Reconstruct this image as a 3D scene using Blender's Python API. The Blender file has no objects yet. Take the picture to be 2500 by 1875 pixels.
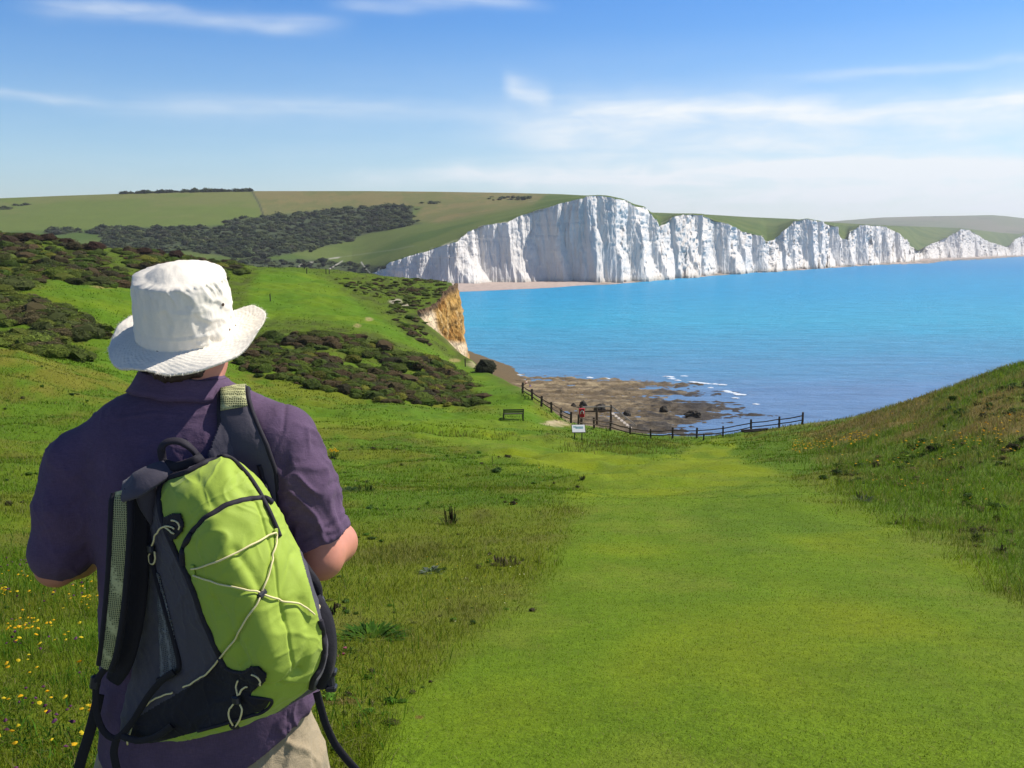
# tuning values for the sky
SKYS = 0.10
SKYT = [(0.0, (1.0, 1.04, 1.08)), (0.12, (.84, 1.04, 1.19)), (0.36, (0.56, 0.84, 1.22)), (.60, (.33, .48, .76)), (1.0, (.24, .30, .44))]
CLOUDC = (7.6, 8.1, 8.5, 1)
# elevation, half width, azimuth from, to, softness, slope, strength
CLOUDS = [(12.4, .40, -27, -13, 5, .02, .60), (13.3, .3, -11, -1, 4, .02, .55), (7.5, .55, -26, 30, 10, -.004, .38),
          (6.9, 1.3, -5, 40, 9, .004, .74), (4.1, .55, -12, 40, 9, .008, .80), (5.4, 1.0, -2, 16, 6, .0, .40),
          (8.9, .55, -.8, 1.6, 1.0, -.30, .70), (9.0, .25, 12, 40, 8, .012, .35), (2.6, 2.0, -4, 60, 18, .0, .95), (7.9, .25, -32, -24, 3, .0, .4)]
# ground colours (albedo)
G_MEADOW = (.085, .152, .006); G_OLIVE = (.130, .160, .009); G_BROWN = (.115, .108, .022); G_DRYM = (.16, .150, .018)
G_BANK = (.105, .170, .012); G_DRYB = (.20, .155, .045); G_HILL = (.088, .135, .007); G_HILLD = (.070, .092, .012)
G_LAWN = (.176, .226, .006); G_LAWN2 = (.118, .192, .006); G_STRAW = (.21, .21, .03); G_GREEN = (.085, .170, .005)
H_GREEN = (.070, .115, .020); H_GREEN2 = (.11, .145, .032); H_BROWN = (.19, .160, .058); H_BROWN2 = (.145, .148, .045); H_FIELD = (.12, .16, .030); H_FIELD2 = (.15, .165, .045)
H_SCRUB = (.055, .070, .038); H_FAR = (.13, .15, .07); H_FAR2 = (.17, .16, .10)
SEA_RAMP = [(0.0, (.15, .24, .43)), (.13, (.135, .26, .46)), (.175, (.08, .30, .49)), (.25, (.048, .345, .53)), (.40, (.028, .300, .53)), (1.0, (.020, .235, .49))]
SEA_GLOSS = .42
REEF_A = (.120, .085, .042); REEF_B = (.23, .17, .09); REEF_C = (.030, .023, .016); REEF_D = (.32, .25, .14)
HAZE = 0.00009
# Hiker with a green rucksack on downland above the sea, white chalk cliffs beyond.
import bpy, bmesh, math, random
import numpy as np
from mathutils import Vector, Matrix
from mathutils.bvhtree import BVHTree
S = bpy.context.scene
C = S.collection
R = math.radians

# ------------------------------------------------------------------ camera
EYE = 30.0                      # metres above the sea
TH = R(7.86)                    # pitch below the horizontal
FPX = 2400.0                    # focal length on a 2500 x 1875 survey grid
cam = bpy.data.cameras.new('camera'); camo = bpy.data.objects.new('camera', cam); C.objects.link(camo)
cam.sensor_width = 36.0; cam.lens = 36.0 * FPX / 2500.0
cam.clip_start = 0.05; cam.clip_end = 60000
camo.location = (0, 0, EYE); camo.rotation_euler = (R(90) - TH, 0, 0)
S.camera = camo

# ------------------------------------------------------------------ light
SUN_AZ, SUN_EL = 20.0, 50.0     # azimuth from +X towards +Y
sd = Vector((math.cos(R(SUN_AZ)) * math.cos(R(SUN_EL)), math.sin(R(SUN_AZ)) * math.cos(R(SUN_EL)), math.sin(R(SUN_EL))))
sl = bpy.data.lights.new('sun', 'SUN'); sl.energy = 5.0; sl.angle = R(0.53); sl.color = (1.0, 0.955, 0.88)
so = bpy.data.objects.new('sun', sl); C.objects.link(so); so.location = (0, 0, 200)
so.rotation_euler = (-sd).to_track_quat('-Z', 'Y').to_euler()
S.view_settings.view_transform = 'Standard'; S.view_settings.look = 'None'
S.view_settings.gamma = 1.0; S.view_settings.exposure = 0.30
S.render.film_transparent = False
S.cycles.max_bounces = 8; S.cycles.volume_bounces = 0; S.cycles.volume_step_rate = 1.0

class NT:
    """Small helper for building node trees."""
    def __init__(s, nt): s.t = nt; s.t.nodes.clear()
    def n(s, typ, **kw):
        nd = s.t.nodes.new(typ)
        ins = kw.pop('ins', {})
        for k, v in kw.items(): setattr(nd, k, v)
        for k, v in ins.items(): s.set(nd, k, v)
        return nd
    def set(s, nd, k, v):
        i = nd.inputs[k]
        if hasattr(v, 'is_output'): s.t.links.new(v, i)
        else: i.default_value = v
    def math(s, op, a, b=0.0, c=None, clamp=False):
        nd = s.n('ShaderNodeMath', operation=op, use_clamp=clamp)
        s.set(nd, 0, a); s.set(nd, 1, b)
        if c is not None: s.set(nd, 2, c)
        return nd.outputs[0]
    def mix(s, f, a, b, mode='MIX'):
        nd = s.n('ShaderNodeMix', data_type='RGBA', blend_type=mode)
        s.set(nd, 0, f)
        s.set(nd, 6, a if hasattr(a, 'is_output') else (*a, 1)); s.set(nd, 7, b if hasattr(b, 'is_output') else (*b, 1))
        return nd.outputs[2]
    def ramp(s, f, stops, interp='LINEAR'):
        nd = s.n('ShaderNodeValToRGB'); s.set(nd, 0, f)
        cr = nd.color_ramp; cr.interpolation = interp
        while len(cr.elements) < len(stops): cr.elements.new(0.5)
        for e, (p, c) in zip(cr.elements, stops):
            e.position = p; e.color = (c, c, c, 1) if isinstance(c, (int, float)) else (*c, 1)
        return nd.outputs[0]
    def noise(s, vec, scale, detail=4, rough=0.55, dist=0.0, dim='3D'):
        nd = s.n('ShaderNodeTexNoise', noise_dimensions=dim)
        if vec is not None: s.set(nd, 'Vector', vec)
        s.set(nd, 'Scale', scale); s.set(nd, 'Detail', detail); s.set(nd, 'Roughness', rough); s.set(nd, 'Distortion', dist)
        return nd.outputs[0]
    def mapping(s, vec, scale=(1, 1, 1), loc=(0, 0, 0), rot=(0, 0, 0)):
        nd = s.n('ShaderNodeMapping'); s.set(nd, 0, vec)
        nd.inputs['Scale'].default_value = scale; nd.inputs['Location'].default_value = loc; nd.inputs['Rotation'].default_value = rot
        return nd.outputs[0]

# ------------------------------------------------------------------ sky
W = bpy.data.worlds.new('World'); S.world = W; W.use_nodes = True
k = NT(W.node_tree)
geo = k.n('ShaderNodeTexCoord').outputs['Generated']
sep = k.n('ShaderNodeSeparateXYZ', ins={0: geo})
sky = k.n('ShaderNodeTexSky'); sky.sky_type = 'NISHITA'; sky.sun_disc = False
sky.sun_elevation = R(SUN_EL); sky.sun_rotation = R(90 - SUN_AZ)
sky.air_density = 1.0; sky.dust_density = 0.5; sky.ozone_density = 2.0; sky.altitude = 30
az = k.math('ARCTAN2', sep.outputs[0], sep.outputs[1])                 # 0 straight ahead, + to the right
el = k.math('ARCSINE', sep.outputs[2])
azd = k.math('MULTIPLY', az, 180 / math.pi); eld = k.math('MULTIPLY', el, 180 / math.pi)
# sky tinted bluer with height, and darkened above the frame to cut fill light
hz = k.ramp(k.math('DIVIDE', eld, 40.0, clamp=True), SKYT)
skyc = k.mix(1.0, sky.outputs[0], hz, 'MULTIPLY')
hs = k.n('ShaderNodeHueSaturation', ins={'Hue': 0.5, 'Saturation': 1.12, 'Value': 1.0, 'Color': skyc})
vec = k.n('ShaderNodeCombineXYZ', ins={0: azd, 1: eld, 2: 0.0}).outputs[0]
wob = k.noise(k.mapping(vec, (0.10, 0.22, 1)), 1.0, 3, 0.5)
fine = k.noise(k.mapping(vec, (0.07, 0.75, 1)), 1.0, 5, 0.52, 0.5)
fine2 = k.noise(k.mapping(vec, (0.30, 0.9, 1), rot=(0, 0, 0.25)), 1.0, 5, 0.52, 0.9)
eld2 = k.math('ADD', eld, k.math('MULTIPLY', k.math('SUBTRACT', wob, 0.5), 2.0))
def band(c, w, a0, a1, soft, slope=0.0):
    e = k.math('SUBTRACT', eld2, k.math('ADD', k.math('MULTIPLY', azd, slope), c))
    g = k.math('POWER', 2.718, k.math('MULTIPLY', k.math('MULTIPLY', k.math('DIVIDE', e, w), k.math('DIVIDE', e, w)), -1.0))
    l = k.n('ShaderNodeMapRange', interpolation_type='SMOOTHSTEP', ins={0: azd, 1: a0, 2: a0 + soft}).outputs[0]
    r = k.n('ShaderNodeMapRange', interpolation_type='SMOOTHSTEP', ins={0: azd, 1: a1, 2: a1 + soft, 3: 1.0, 4: 0.0}).outputs[0]
    return k.math('MULTIPLY', g, k.math('MULTIPLY', l, r))
cl = None
for (c, w, a0, a1, soft, slope, amp) in CLOUDS:
    b = k.math('MULTIPLY', band(c, w, a0, a1, soft, slope), amp)
    cl = b if cl is None else k.math('ADD', cl, b)
tex = k.math('ADD', k.math('MULTIPLY', fine, 0.62), k.math('MULTIPLY', fine2, 0.34))
tex = k.n('ShaderNodeMapRange', interpolation_type='SMOOTHSTEP', ins={0: tex, 1: 0.30, 2: 0.70}).outputs[0]
low = k.n('ShaderNodeMapRange', ins={0: eld, 1: 0.0, 2: 12.0, 3: 0.50, 4: 0.0}).outputs[0]
rgt = k.n('ShaderNodeMapRange', ins={0: azd, 1: -30, 2: 30, 3: 0.35, 4: 1.0}).outputs[0]
cov = k.math('ADD', k.math('MULTIPLY', cl, k.math('ADD', k.math('MULTIPLY', tex, 0.66), 0.34)), k.math('MULTIPLY', k.math('MULTIPLY', low, rgt), k.math('ADD', k.math('MULTIPLY', tex, 0.5), 0.75)), clamp=True)
whit = k.n('ShaderNodeRGB'); whit.outputs[0].default_value = CLOUDC
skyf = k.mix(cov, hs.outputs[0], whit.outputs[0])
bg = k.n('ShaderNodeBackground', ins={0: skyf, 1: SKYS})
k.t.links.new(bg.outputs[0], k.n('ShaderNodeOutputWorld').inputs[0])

# ------------------------------------------------------------------ numeric helpers
def ray(px, py):
    u = (np.asarray(px, float) - 1250) / FPX; v = (937.5 - np.asarray(py, float)) / FPX
    return u, math.cos(TH) + v * math.sin(TH), -math.sin(TH) + v * math.cos(TH)
def at(px, py, Y):
    """Point of the survey ray (px, py) at distance Y ahead."""
    dx, dy, dz = ray(px, py); Y = np.asarray(Y, float)
    return np.stack(np.broadcast_arrays(dx / dy * Y, Y, EYE + dz / dy * Y), -1)
def tanel(py):
    _, dy, dz = ray(1250, py); return dz / dy
def on_z(px, py, z=0.0):
    dx, dy, dz = ray(px, py); t = (z - EYE) / dz
    return np.stack(np.broadcast_arrays(dx * t, dy * t, np.full_like(np.asarray(t, float), z)), -1)
def to_px(x, y, z):
    """Survey-grid position of world points (inverse of at)."""
    fz = y * math.cos(TH) - (z - EYE) * math.sin(TH); uz = y * math.sin(TH) + (z - EYE) * math.cos(TH)
    return 1250 + FPX * x / fz, 937.5 - FPX * uz / fz

def _h(ix, iy, iz, seed):
    n = (ix.astype(np.int64) * 374761393 + iy.astype(np.int64) * 668265263 + iz.astype(np.int64) * 2147483647 + seed * 974711) & 0xffffffff
    n = ((n ^ (n >> 13)) * 1274126177) & 0xffffffff
    n = ((n ^ (n >> 16)) * 2246822519) & 0xffffffff
    return ((n ^ (n >> 15)) & 0xffffff) / float(0xffffff)
def vnoise(x, y, z=None, seed=0):
    x = np.asarray(x, float); y = np.asarray(y, float)
    z = np.zeros_like(x) if z is None else np.asarray(z, float)
    x, y, z = np.broadcast_arrays(x, y, z)
    xi, yi, zi = np.floor(x), np.floor(y), np.floor(z)
    fx, fy, fz = x - xi, y - yi, z - zi
    fx, fy, fz = [f * f * f * (f * (f * 6 - 15) + 10) for f in (fx, fy, fz)]
    out = 0
    for a in (0, 1):
        for b in (0, 1):
            for c in (0, 1):
                out = out + _h(xi + a, yi + b, zi + c, seed) * (fx if a else 1 - fx) * (fy if b else 1 - fy) * (fz if c else 1 - fz)
    return out * 2 - 1
def fbm(x, y, z=None, octv=4, seed=0, gain=0.5):
    s = 0; a = 1.0; f = 1.0; t = 0
    for o in range(octv):
        s = s + a * vnoise(np.asarray(x) * f, np.asarray(y) * f, None if z is None else np.asarray(z) * f, seed + o * 17); t += a; a *= gain; f *= 2.03
    return s / t
def smooth(a, b, x):
    t = np.clip((np.asarray(x, float) - a) / (b - a), 0, 1); return t * t * (3 - 2 * t)
def pchip(xs, ys, x):
    xs = np.asarray(xs, float); ys = np.asarray(ys, float); x = np.asarray(x, float)
    h = np.diff(xs); d = (np.diff(ys, axis=0).T / h).T
    m = np.zeros_like(ys)
    e = (slice(None),) + (None,) * (ys.ndim - 1); h = h[e]
    with np.errstate(divide='ignore', invalid='ignore'):
        w1 = 2 * h[1:] + h[:-1]; w2 = h[1:] + 2 * h[:-1]
        hm = (w1 + w2) / (w1 / d[:-1] + w2 / d[1:])
    m[1:-1] = np.where(d[:-1] * d[1:] > 0, hm, 0); m[0] = d[0]; m[-1] = d[-1]
    i = np.clip(np.searchsorted(xs, x) - 1, 0, len(h) - 1); t = np.clip((x - xs[i]) / np.diff(xs)[i], 0, 1)[e]
    return (2*t**3-3*t**2+1)*ys[i] + (t**3-2*t**2+t)*h[i]*m[i] + (-2*t**3+3*t**2)*ys[i+1] + (t**3-t**2)*h[i]*m[i+1]
def seg_dist(x, y, poly):
    """Distance from points to a polyline and the signed side (+ on the left of its direction)."""
    x = np.asarray(x, float); y = np.asarray(y, float)
    best = np.full(x.shape, 1e18); side = np.zeros(x.shape); par = np.zeros(x.shape)
    for i in range(len(poly) - 1):
        ax, ay = poly[i]; bx, by = poly[i + 1]; dx, dy = bx - ax, by - ay
        t = np.clip(((x - ax) * dx + (y - ay) * dy) / (dx * dx + dy * dy + 1e-12), 0, 1)
        qx, qy = x - ax - t * dx, y - ay - t * dy
        d = qx * qx + qy * qy; m = d < best
        best = np.where(m, d, best); side = np.where(m, dx * qy - dy * qx, side); par = np.where(m, i + t, par)
    return np.sqrt(best), np.sign(side), par
def in_poly(x, y, poly):
    x = np.asarray(x, float); y = np.asarray(y, float); ins = np.zeros(x.shape, bool)
    for i in range(len(poly)):
        x0, y0 = poly[i]; x1, y1 = poly[i - 1]
        if y0 == y1: continue
        ins ^= ((y0 > y) != (y1 > y)) & (x < (x1 - x0) * (y - y0) / (y1 - y0) + x0)
    return ins
def soft_poly(x, y, poly, w):
    """1 inside a polygon, 0 outside, soft over w."""
    d, _, _ = seg_dist(x, y, list(poly) + [poly[0]])
    return smooth(-w, w, np.where(in_poly(x, y, poly), d, -d))

# ------------------------------------------------------------------ mesh helpers
def mesh(name, v, f, mat=None, col=None, parent=None, smoothed=True, mats=None, midx=None):
    """One mesh object from numpy arrays; f is (n,3) or (n,4), or a list of such arrays."""
    fs = [np.asarray(a, np.int32) for a in (f if isinstance(f, list) else [f]) if len(a)]
    me = bpy.data.meshes.new(name); v = np.asarray(v, np.float32)
    me.vertices.add(len(v)); me.vertices.foreach_set('co', v.ravel())
    nl = sum(a.size for a in fs); npol = sum(len(a) for a in fs)
    me.loops.add(nl); me.loops.foreach_set('vertex_index', np.concatenate([a.ravel() for a in fs]))
    me.polygons.add(npol)
    tot = np.concatenate([np.full(len(a), a.shape[1], np.int32) for a in fs])
    me.polygons.foreach_set('loop_start', np.concatenate([[0], np.cumsum(tot)[:-1]]).astype(np.int32))
    if midx is not None: me.polygons.foreach_set('material_index', np.asarray(midx, np.int32))
    me.update(calc_edges=True); me.validate()
    me.polygons.foreach_set('use_smooth', np.full(len(me.polygons), smoothed, bool))
    if col is not None:
        c = np.ones((len(v), 4), np.float32); c[:, :3] = col
        me.color_attributes.new('Col', 'FLOAT_COLOR', 'POINT').data.foreach_set('color', c.ravel())
    for m in (mats or ([mat] if mat else [])): me.materials.append(m)
    o = bpy.data.objects.new(name, me); C.objects.link(o)
    if parent: o.parent = parent
    return o
def grid_faces(nr, nc, wrap=False):
    r = np.arange(nr - 1)[:, None]; c = np.arange(nc if wrap else nc - 1)[None, :]; c2 = (c + 1) % nc
    return np.stack([r * nc + c, r * nc + c2, (r + 1) * nc + c2, (r + 1) * nc + c], -1).reshape(-1, 4)
def tag(o, label=None, cat=None, group=None, kind=None):
    if label: o['label'] = label
    if cat: o['category'] = cat
    if group: o['group'] = group
    if kind: o['kind'] = kind
    return o
def empty(name, loc=(0, 0, 0), rz=0.0):
    o = bpy.data.objects.new(name, None); C.objects.link(o); o.location = loc; o.rotation_euler.z = rz; o.empty_display_size = .1
    return o
class MB:
    """Collects boxes, tubes and lathes into one mesh."""
    def __init__(s): s.v = []; s.f = []; s.n = 0
    def add(s, v, f):
        s.v.append(np.asarray(v, float)); s.f.append(np.asarray(f) + s.n); s.n += len(v)
    def box(s, c, size, rot=None, bev=0.0):
        hx, hy, hz = [a / 2 for a in size]
        bm = bmesh.new(); bmesh.ops.create_cube(bm, size=1)
        for vv in bm.verts: vv.co = Vector((vv.co.x * 2 * hx, vv.co.y * 2 * hy, vv.co.z * 2 * hz))
        if bev: bmesh.ops.bevel(bm, geom=bm.edges[:], offset=bev, segments=1, affect='EDGES', profile=.5)
        M = (rot.to_4x4() if rot is not None else Matrix.Identity(4))
        bmesh.ops.triangulate(bm, faces=bm.faces[:]); bm.verts.index_update()
        v = [tuple(M @ vv.co + Vector(c)) for vv in bm.verts]; f = [[q.index for q in ff.verts] for ff in bm.faces]
        bm.free(); s.add(v, f)
    def beam(s, a, b, w, h, bev=0.0):
        a, b = Vector(a), Vector(b); d = b - a
        q = d.to_track_quat('X', 'Z').to_matrix()
        s.box((a + b) / 2, (d.length, w, h), q, bev)
    def tube(s, pts, r, seg=8, caps=True, flat=None):
        """Tube along pts; r number or list; flat=(normals, ratio) squashes it into a strap."""
        P = np.asarray(pts, float); n = len(P); rr = np.broadcast_to(np.asarray(r, float), (n,))
        T = np.gradient(P, axis=0); T /= np.linalg.norm(T, axis=1)[:, None] + 1e-12
        if flat is not None: N = np.broadcast_to(np.asarray(flat[0], float), (n, 3)).copy(); ratio = flat[1]
        else:
            N = np.zeros((n, 3)); a = np.array([0, 0, 1.0]) if abs(T[0, 2]) < .9 else np.array([1.0, 0, 0])
            for i in range(n):
                a = a - T[i] * (a @ T[i]); a /= np.linalg.norm(a) + 1e-12; N[i] = a
            ratio = 1.0
        N = N - T * (N * T).sum(1)[:, None]; N /= np.linalg.norm(N, axis=1)[:, None] + 1e-12
        B = np.cross(T, N); ang = np.arange(seg) * 2 * math.pi / seg
        if flat is not None and seg == 8:
            ca = np.array([1, .9, 0.0, -.9, -1, -.9, 0.0, .9]); sa = np.array([0, .9, 1, .9, 0, -.9, -1, -.9]) 
            ca = np.array([0.6, 1, 1, .6, -.6, -1, -1, -.6]); sa = np.array([-1, -.85, .85, 1, 1, .85, -.85, -1])
        else: ca, sa = np.cos(ang), np.sin(ang)
        V = P[:, None] + rr[:, None, None] * (N[:, None] * (ca * ratio)[None, :, None] + B[:, None] * sa[None, :, None])
        V = V.reshape(-1, 3); F = grid_faces(n, seg, True)
        tri = np.concatenate([F[:, [0, 1, 2]], F[:, [0, 2, 3]]])
        if caps:
            V = np.concatenate([V, P[:1], P[-1:]]); i0, i1 = n * seg, n * seg + 1; q = np.arange(seg); q2 = (q + 1) % seg
            tri = np.concatenate([tri, np.stack([np.full(seg, i0), q2, q], 1), np.stack([np.full(seg, i1), (n - 1) * seg + q, (n - 1) * seg + q2], 1)])
        s.add(V, tri)
    def blob(s, c, r, sub=2, nz=0.15, fr=1.0, seed=0):
        bm = bmesh.new(); bmesh.ops.create_icosphere(bm, subdivisions=sub, radius=1); bm.verts.index_update()
        v = np.array([vv.co[:] for vv in bm.verts]); f = [[q.index for q in ff.verts] for ff in bm.faces]; bm.free()
        d = 1 + nz * fbm(v[:, 0] * fr + 7 * seed, v[:, 1] * fr, v[:, 2] * fr, 3, seed)
        s.add(v * d[:, None] * np.asarray(r) + np.asarray(c), f)
    def build(s, name, mat, parent=None, smoothed=False, col=None, mats=None):
        return mesh(name, np.concatenate(s.v), np.concatenate(s.f), mat, col, parent, smoothed)

# ------------------------------------------------------------------ materials
def principled(name, base, rough=0.8, spec=0.3, var=0.0, vscale=20.0, bump=0.0, bscale=60.0, attr=False, sheen=0.0, detail=4, obj=False, metal=0.0, bdist=0.01, sss=0.0):
    m = bpy.data.materials.new(name); m.use_nodes = True; k = NT(m.node_tree)
    tc = k.n('ShaderNodeTexCoord').outputs['Object']
    if attr: c = k.n('ShaderNodeAttribute', attribute_name='Col').outputs[0]
    else:
        r = k.n('ShaderNodeRGB'); r.outputs[0].default_value = (*base, 1); c = r.outputs[0]
    if var:
        n = k.noise(tc, vscale, detail, 0.6)
        c = k.mix(1.0, c, k.ramp(n, [(0.25, 1 - var), (0.75, 1 + var)]), 'MULTIPLY')
    b = k.n('ShaderNodeBsdfPrincipled', ins={'Base Color': c, 'Roughness': rough, 'Specular IOR Level': spec, 'Metallic': metal})
    if sheen: b.inputs['Sheen Weight'].default_value = sheen
    if sss:
        b.inputs['Subsurface Weight'].default_value = sss; b.inputs['Subsurface Radius'].default_value = (.012, .005, .003); b.inputs['Subsurface Scale'].default_value = 1.0
    if bump:
        h = k.noise(tc, bscale, 3, 0.6)
        bp = k.n('ShaderNodeBump', ins={'Height': h, 'Strength': bump, 'Distance': bdist}); k.t.links.new(bp.outputs[0], b.inputs['Normal'])
    k.t.links.new(b.outputs[0], k.n('ShaderNodeOutputMaterial').inputs[0])
    return m
# ------------------------------------------------------------------ near terrain: one sheet in polar rows (azimuth x log distance)
def L(s):                       # "Y:py Y:py ..." -> (Y, tangent of the view angle)
    a = [q.split(':') for q in s.split()]
    return [float(p[0]) for p in a], [float(tanel(float(p[1]))) for p in a]
COLS = [
 (-900, '3.3:1850 7:1470 12:1260 20:1110 30:985 42:870 56:800 75:805 95:730 130:660 170:600 210:545 235:535 300:560'),
 (0,    '3.3:1875 7:1500 12:1310 20:1170 30:1040 40:935 50:850 60:853 75:838 88:770 105:712 130:688 165:650 200:600 228:575 290:596'),
 (300,  '3.3:1880 7:1510 12:1325 20:1190 30:1080 40:1000 50:945 62:915 78:870 95:800 115:735 140:700 165:668 200:632 228:616 290:640'),
 (600,  '3.3:1880 7:1515 12:1330 20:1200 30:1115 45:1045 60:1005 72:985 85:955 100:905 125:845 150:780 180:712 205:668 228:650 290:675'),
 (750,  '3.3:1880 7:1515 12:1335 20:1215 30:1145 45:1085 60:1043 70:1018 85:975 105:910 130:835 160:760 190:705 220:668 240:655 300:690'),
 (1000, '3.3:1880 7:1510 12:1330 20:1213 30:1148 45:1092 60:1050 72:1027 85:1003 97:978 112:940 132:880 160:806 185:752 210:712 240:684 300:715'),
 (1130, '3.3:1880 7:1505 12:1325 20:1212 30:1148 45:1096 60:1058 72:1040 85:1018 98:995 110:968 130:925 158:883 185:757 210:705 240:692 300:720'),
 (1275, '3.3:1878 7:1500 12:1320 20:1210 30:1149 45:1100 60:1066 72:1046 85:1020 96:988 105:960 130:925 160:880 200:740 300:730'),
 (1400, '3.3:1876 7:1498 12:1316 20:1208 30:1149 45:1104 60:1078 72:1064 85:1049 98:1035 130:1010 200:900 300:800'),
 (1700, '3.3:1872 7:1494 12:1313 20:1205 30:1149 45:1108 60:1090 72:1083 85:1075 98:1067 130:1050 200:1000 300:900'),
 (1960, '3.3:1870 7:1490 12:1312 20:1204 30:1147 45:1102 60:1074 72:1058 84:1046 93:1038 130:1020 200:980 300:900'),
 (2230, '3.3:1866 7:1485 12:1316 20:1205 30:1116 40:1050 50:1011 62:984 80:972 130:960 300:930'),
 (2500, '3.3:1862 7:1478 12:1318 16:1235 20:1160 25:1080 30:1012 40:936 48:899 60:888 130:890 300:860'),
 (3400, '3.3:1850 7:1450 12:1230 20:1000 30:870 40:800 48:775 60:770 130:800 300:800')]
COAST_PX = [(3600, 54), (2900, 50), (2500, 52.5), (2230, 66), (2080, 80), (1970, 96), (1840, 100.5), (1700, 101.5), (1550, 101.5), (1400, 101.5), (1275, 109), (1210, 133),
            (1137, 161), (1085, 168), (1040, 172), (1021, 178), (1056, 189), (1102, 205), (1107, 222), (1100, 245), (1000, 290), (700, 420), (-600, 640), (-2400, 800)]
COAST = [((p - 1250) / FPX * y, y) for p, y in COAST_PX]
GPX = np.unique(np.concatenate([np.linspace(-2600, -300, 60), np.arange(-300, 950, 5.0), np.arange(950, 1160, 2.5), np.arange(1160, 2720, 4.0), np.linspace(2720, 5000, 60)]))
GW = np.unique(np.concatenate([np.linspace(math.log(0.5), math.log(3), 30), np.linspace(math.log(3), math.log(60), 260), np.linspace(math.log(60), math.log(260), 330), np.linspace(math.log(260), math.log(900), 60)]))
def inland_tan(px, w):
    tabs = []
    for cpx, s in COLS:
        Y, t = L(s)
        Y = [0.5, 1.0, 2.0] + Y; z33 = t[0] * 3.3
        t = [-1.68 / .5, -1.72 / 1.0, -1.81 / 2.0] + t
        Y += [340, 430, 900]; t += [-22.0 / 340, -28.2 / 430, -28.5 / 900]
        drop = np.array(t) * np.array(Y)
        tabs.append((np.log(np.array(Y)), np.array(t)))
    vals = np.stack([pchip(a, b, w) for a, b in tabs])           # column x distance
    return pchip([c for c, _ in COLS], vals, np.clip(px, -900, 3400)).T   # distance x px
_t = inland_tan(GPX, GW)
GY = np.exp(GW)[:, None] * np.ones(len(GPX)); GX = (GPX[None] - 1250) / FPX * GY
GZ = EYE + _t * GY
cd, cs, cpar = seg_dist(GX, GY, COAST)
INL = cd * cs * 1.0                                                 # + inland
edge_w = np.interp(cpar, [0, 4, 6, 9, 11, 12.5, 14, 14.9, 18, 19.5, 23], [10, 9, 9, 9, 9, 7, 4, 1.0, 1.0, 3, 25])
rough = fbm(GX * .35, GY * .35, octv=4, seed=5) * np.clip(GY / 90, 0.03, .45) + fbm(GX * .06, GY * .06, octv=3, seed=9) * np.clip((GY - 12) / 90, 0, .7)
lip = smooth(-0.2, 1.0, (INL + edge_w) / edge_w)
beach = -1.2 + 2.4 * smooth(-26, -6, INL) - np.clip((-INL - 25) * .05, 0, 6)
GZ = beach + (GZ + rough * smooth(0, 6, INL) - beach) * lip
def ground_z(x, y):
    """Height of the near terrain under (x, y)."""
    x = np.asarray(x, float); y = np.asarray(y, float)
    px = 1250 + FPX * x / y; w = np.log(y)
    i = np.clip(np.searchsorted(GW, w) - 1, 0, len(GW) - 2); j = np.clip(np.searchsorted(GPX, px) - 1, 0, len(GPX) - 2)
    a = np.clip((w - GW[i]) / (GW[i + 1] - GW[i]), 0, 1); b = np.clip((px - GPX[j]) / (GPX[j + 1] - GPX[j]), 0, 1)
    return (1-a)*(1-b)*GZ[i, j] + (1-a)*b*GZ[i, j+1] + a*(1-b)*GZ[i+1, j] + a*b*GZ[i+1, j+1]
def ground_at(px, py, Ymin=2.0, Ymax=262.0):
    """First point of the near terrain met by the survey ray (px, py)."""
    Ys = np.exp(np.linspace(math.log(Ymin), math.log(Ymax), 1600))
    P = at(px, py, Ys); d = P[:, 2] - ground_z(P[:, 0], P[:, 1])
    k_ = np.argmax(d <= 0) if (d <= 0).any() else len(Ys) - 1
    if k_ > 0:
        a, b = d[k_ - 1], d[k_]; t = a / (a - b + 1e-9); Yv = Ys[k_ - 1] + (Ys[k_] - Ys[k_ - 1]) * t
        return at(px, py, Yv)
    return P[k_]

# what grows where (survey outlines of the mown paths and patches, carried over to the ground)
SPX, SPY = to_px(GX, GY, GZ)
def sc(pts): return [(x * 1.13, y * 1.13) for x, y in pts]
LAWN = sc([(780, 2400), (820, 1659), (850, 1560), (905, 1480), (990, 1390), (1080, 1300), (1170, 1220), (1222, 1150), (1236, 1085), (1275, 1045), (1180, 1012), (1080, 990), (960, 955), (860, 930), (720, 914),
           (690, 905), (860, 903), (1000, 912), (1100, 938), (1250, 962), (1390, 990), (1470, 985), (1510, 955), (1560, 945), (1590, 952), (1580, 985), (1645, 1002), (1740, 1052), (1850, 1090), (1950, 1118), (2050, 1180), (2150, 1250), (2260, 1320), (2700, 1500), (3200, 2400)])
HILLPATH = sc([(540, 620), (560, 585), (640, 583), (700, 600), (770, 650), (850, 705), (900, 740), (960, 772), (1040, 800), (1130, 860), (1180, 910), (1160, 922), (1060, 880), (1000, 805), (900, 755), (800, 712), (700, 690), (600, 690), (530, 700)])
GREENS = [sc([(60, 640), (120, 600), (290, 605), (300, 690), (240, 720), (190, 665)]), sc([(520, 860), (700, 885), (1060, 890), (1180, 915), (1170, 935), (900, 915), (700, 905), (560, 890)]), sc([(190, 760), (320, 760), (320, 830), (250, 815)])]
mL = soft_poly(SPX, SPY, LAWN, 1.0)
wL = np.clip(700 / GY, 9, 60)                                        # softness of the mown edge, in survey units
dL, _, _ = seg_dist(SPX, SPY, LAWN + [LAWN[0]])
edge_n = fbm(GX * .9, GY * .5, octv=4, seed=31) * np.clip(900 / GY, 8, 60)
mL = smooth(-1, 1, (np.where(in_poly(SPX, SPY, LAWN), dL, -dL) + edge_n) / wL)
mH = np.clip(soft_poly(SPX, SPY, HILLPATH, 14), 0, 1)
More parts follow.
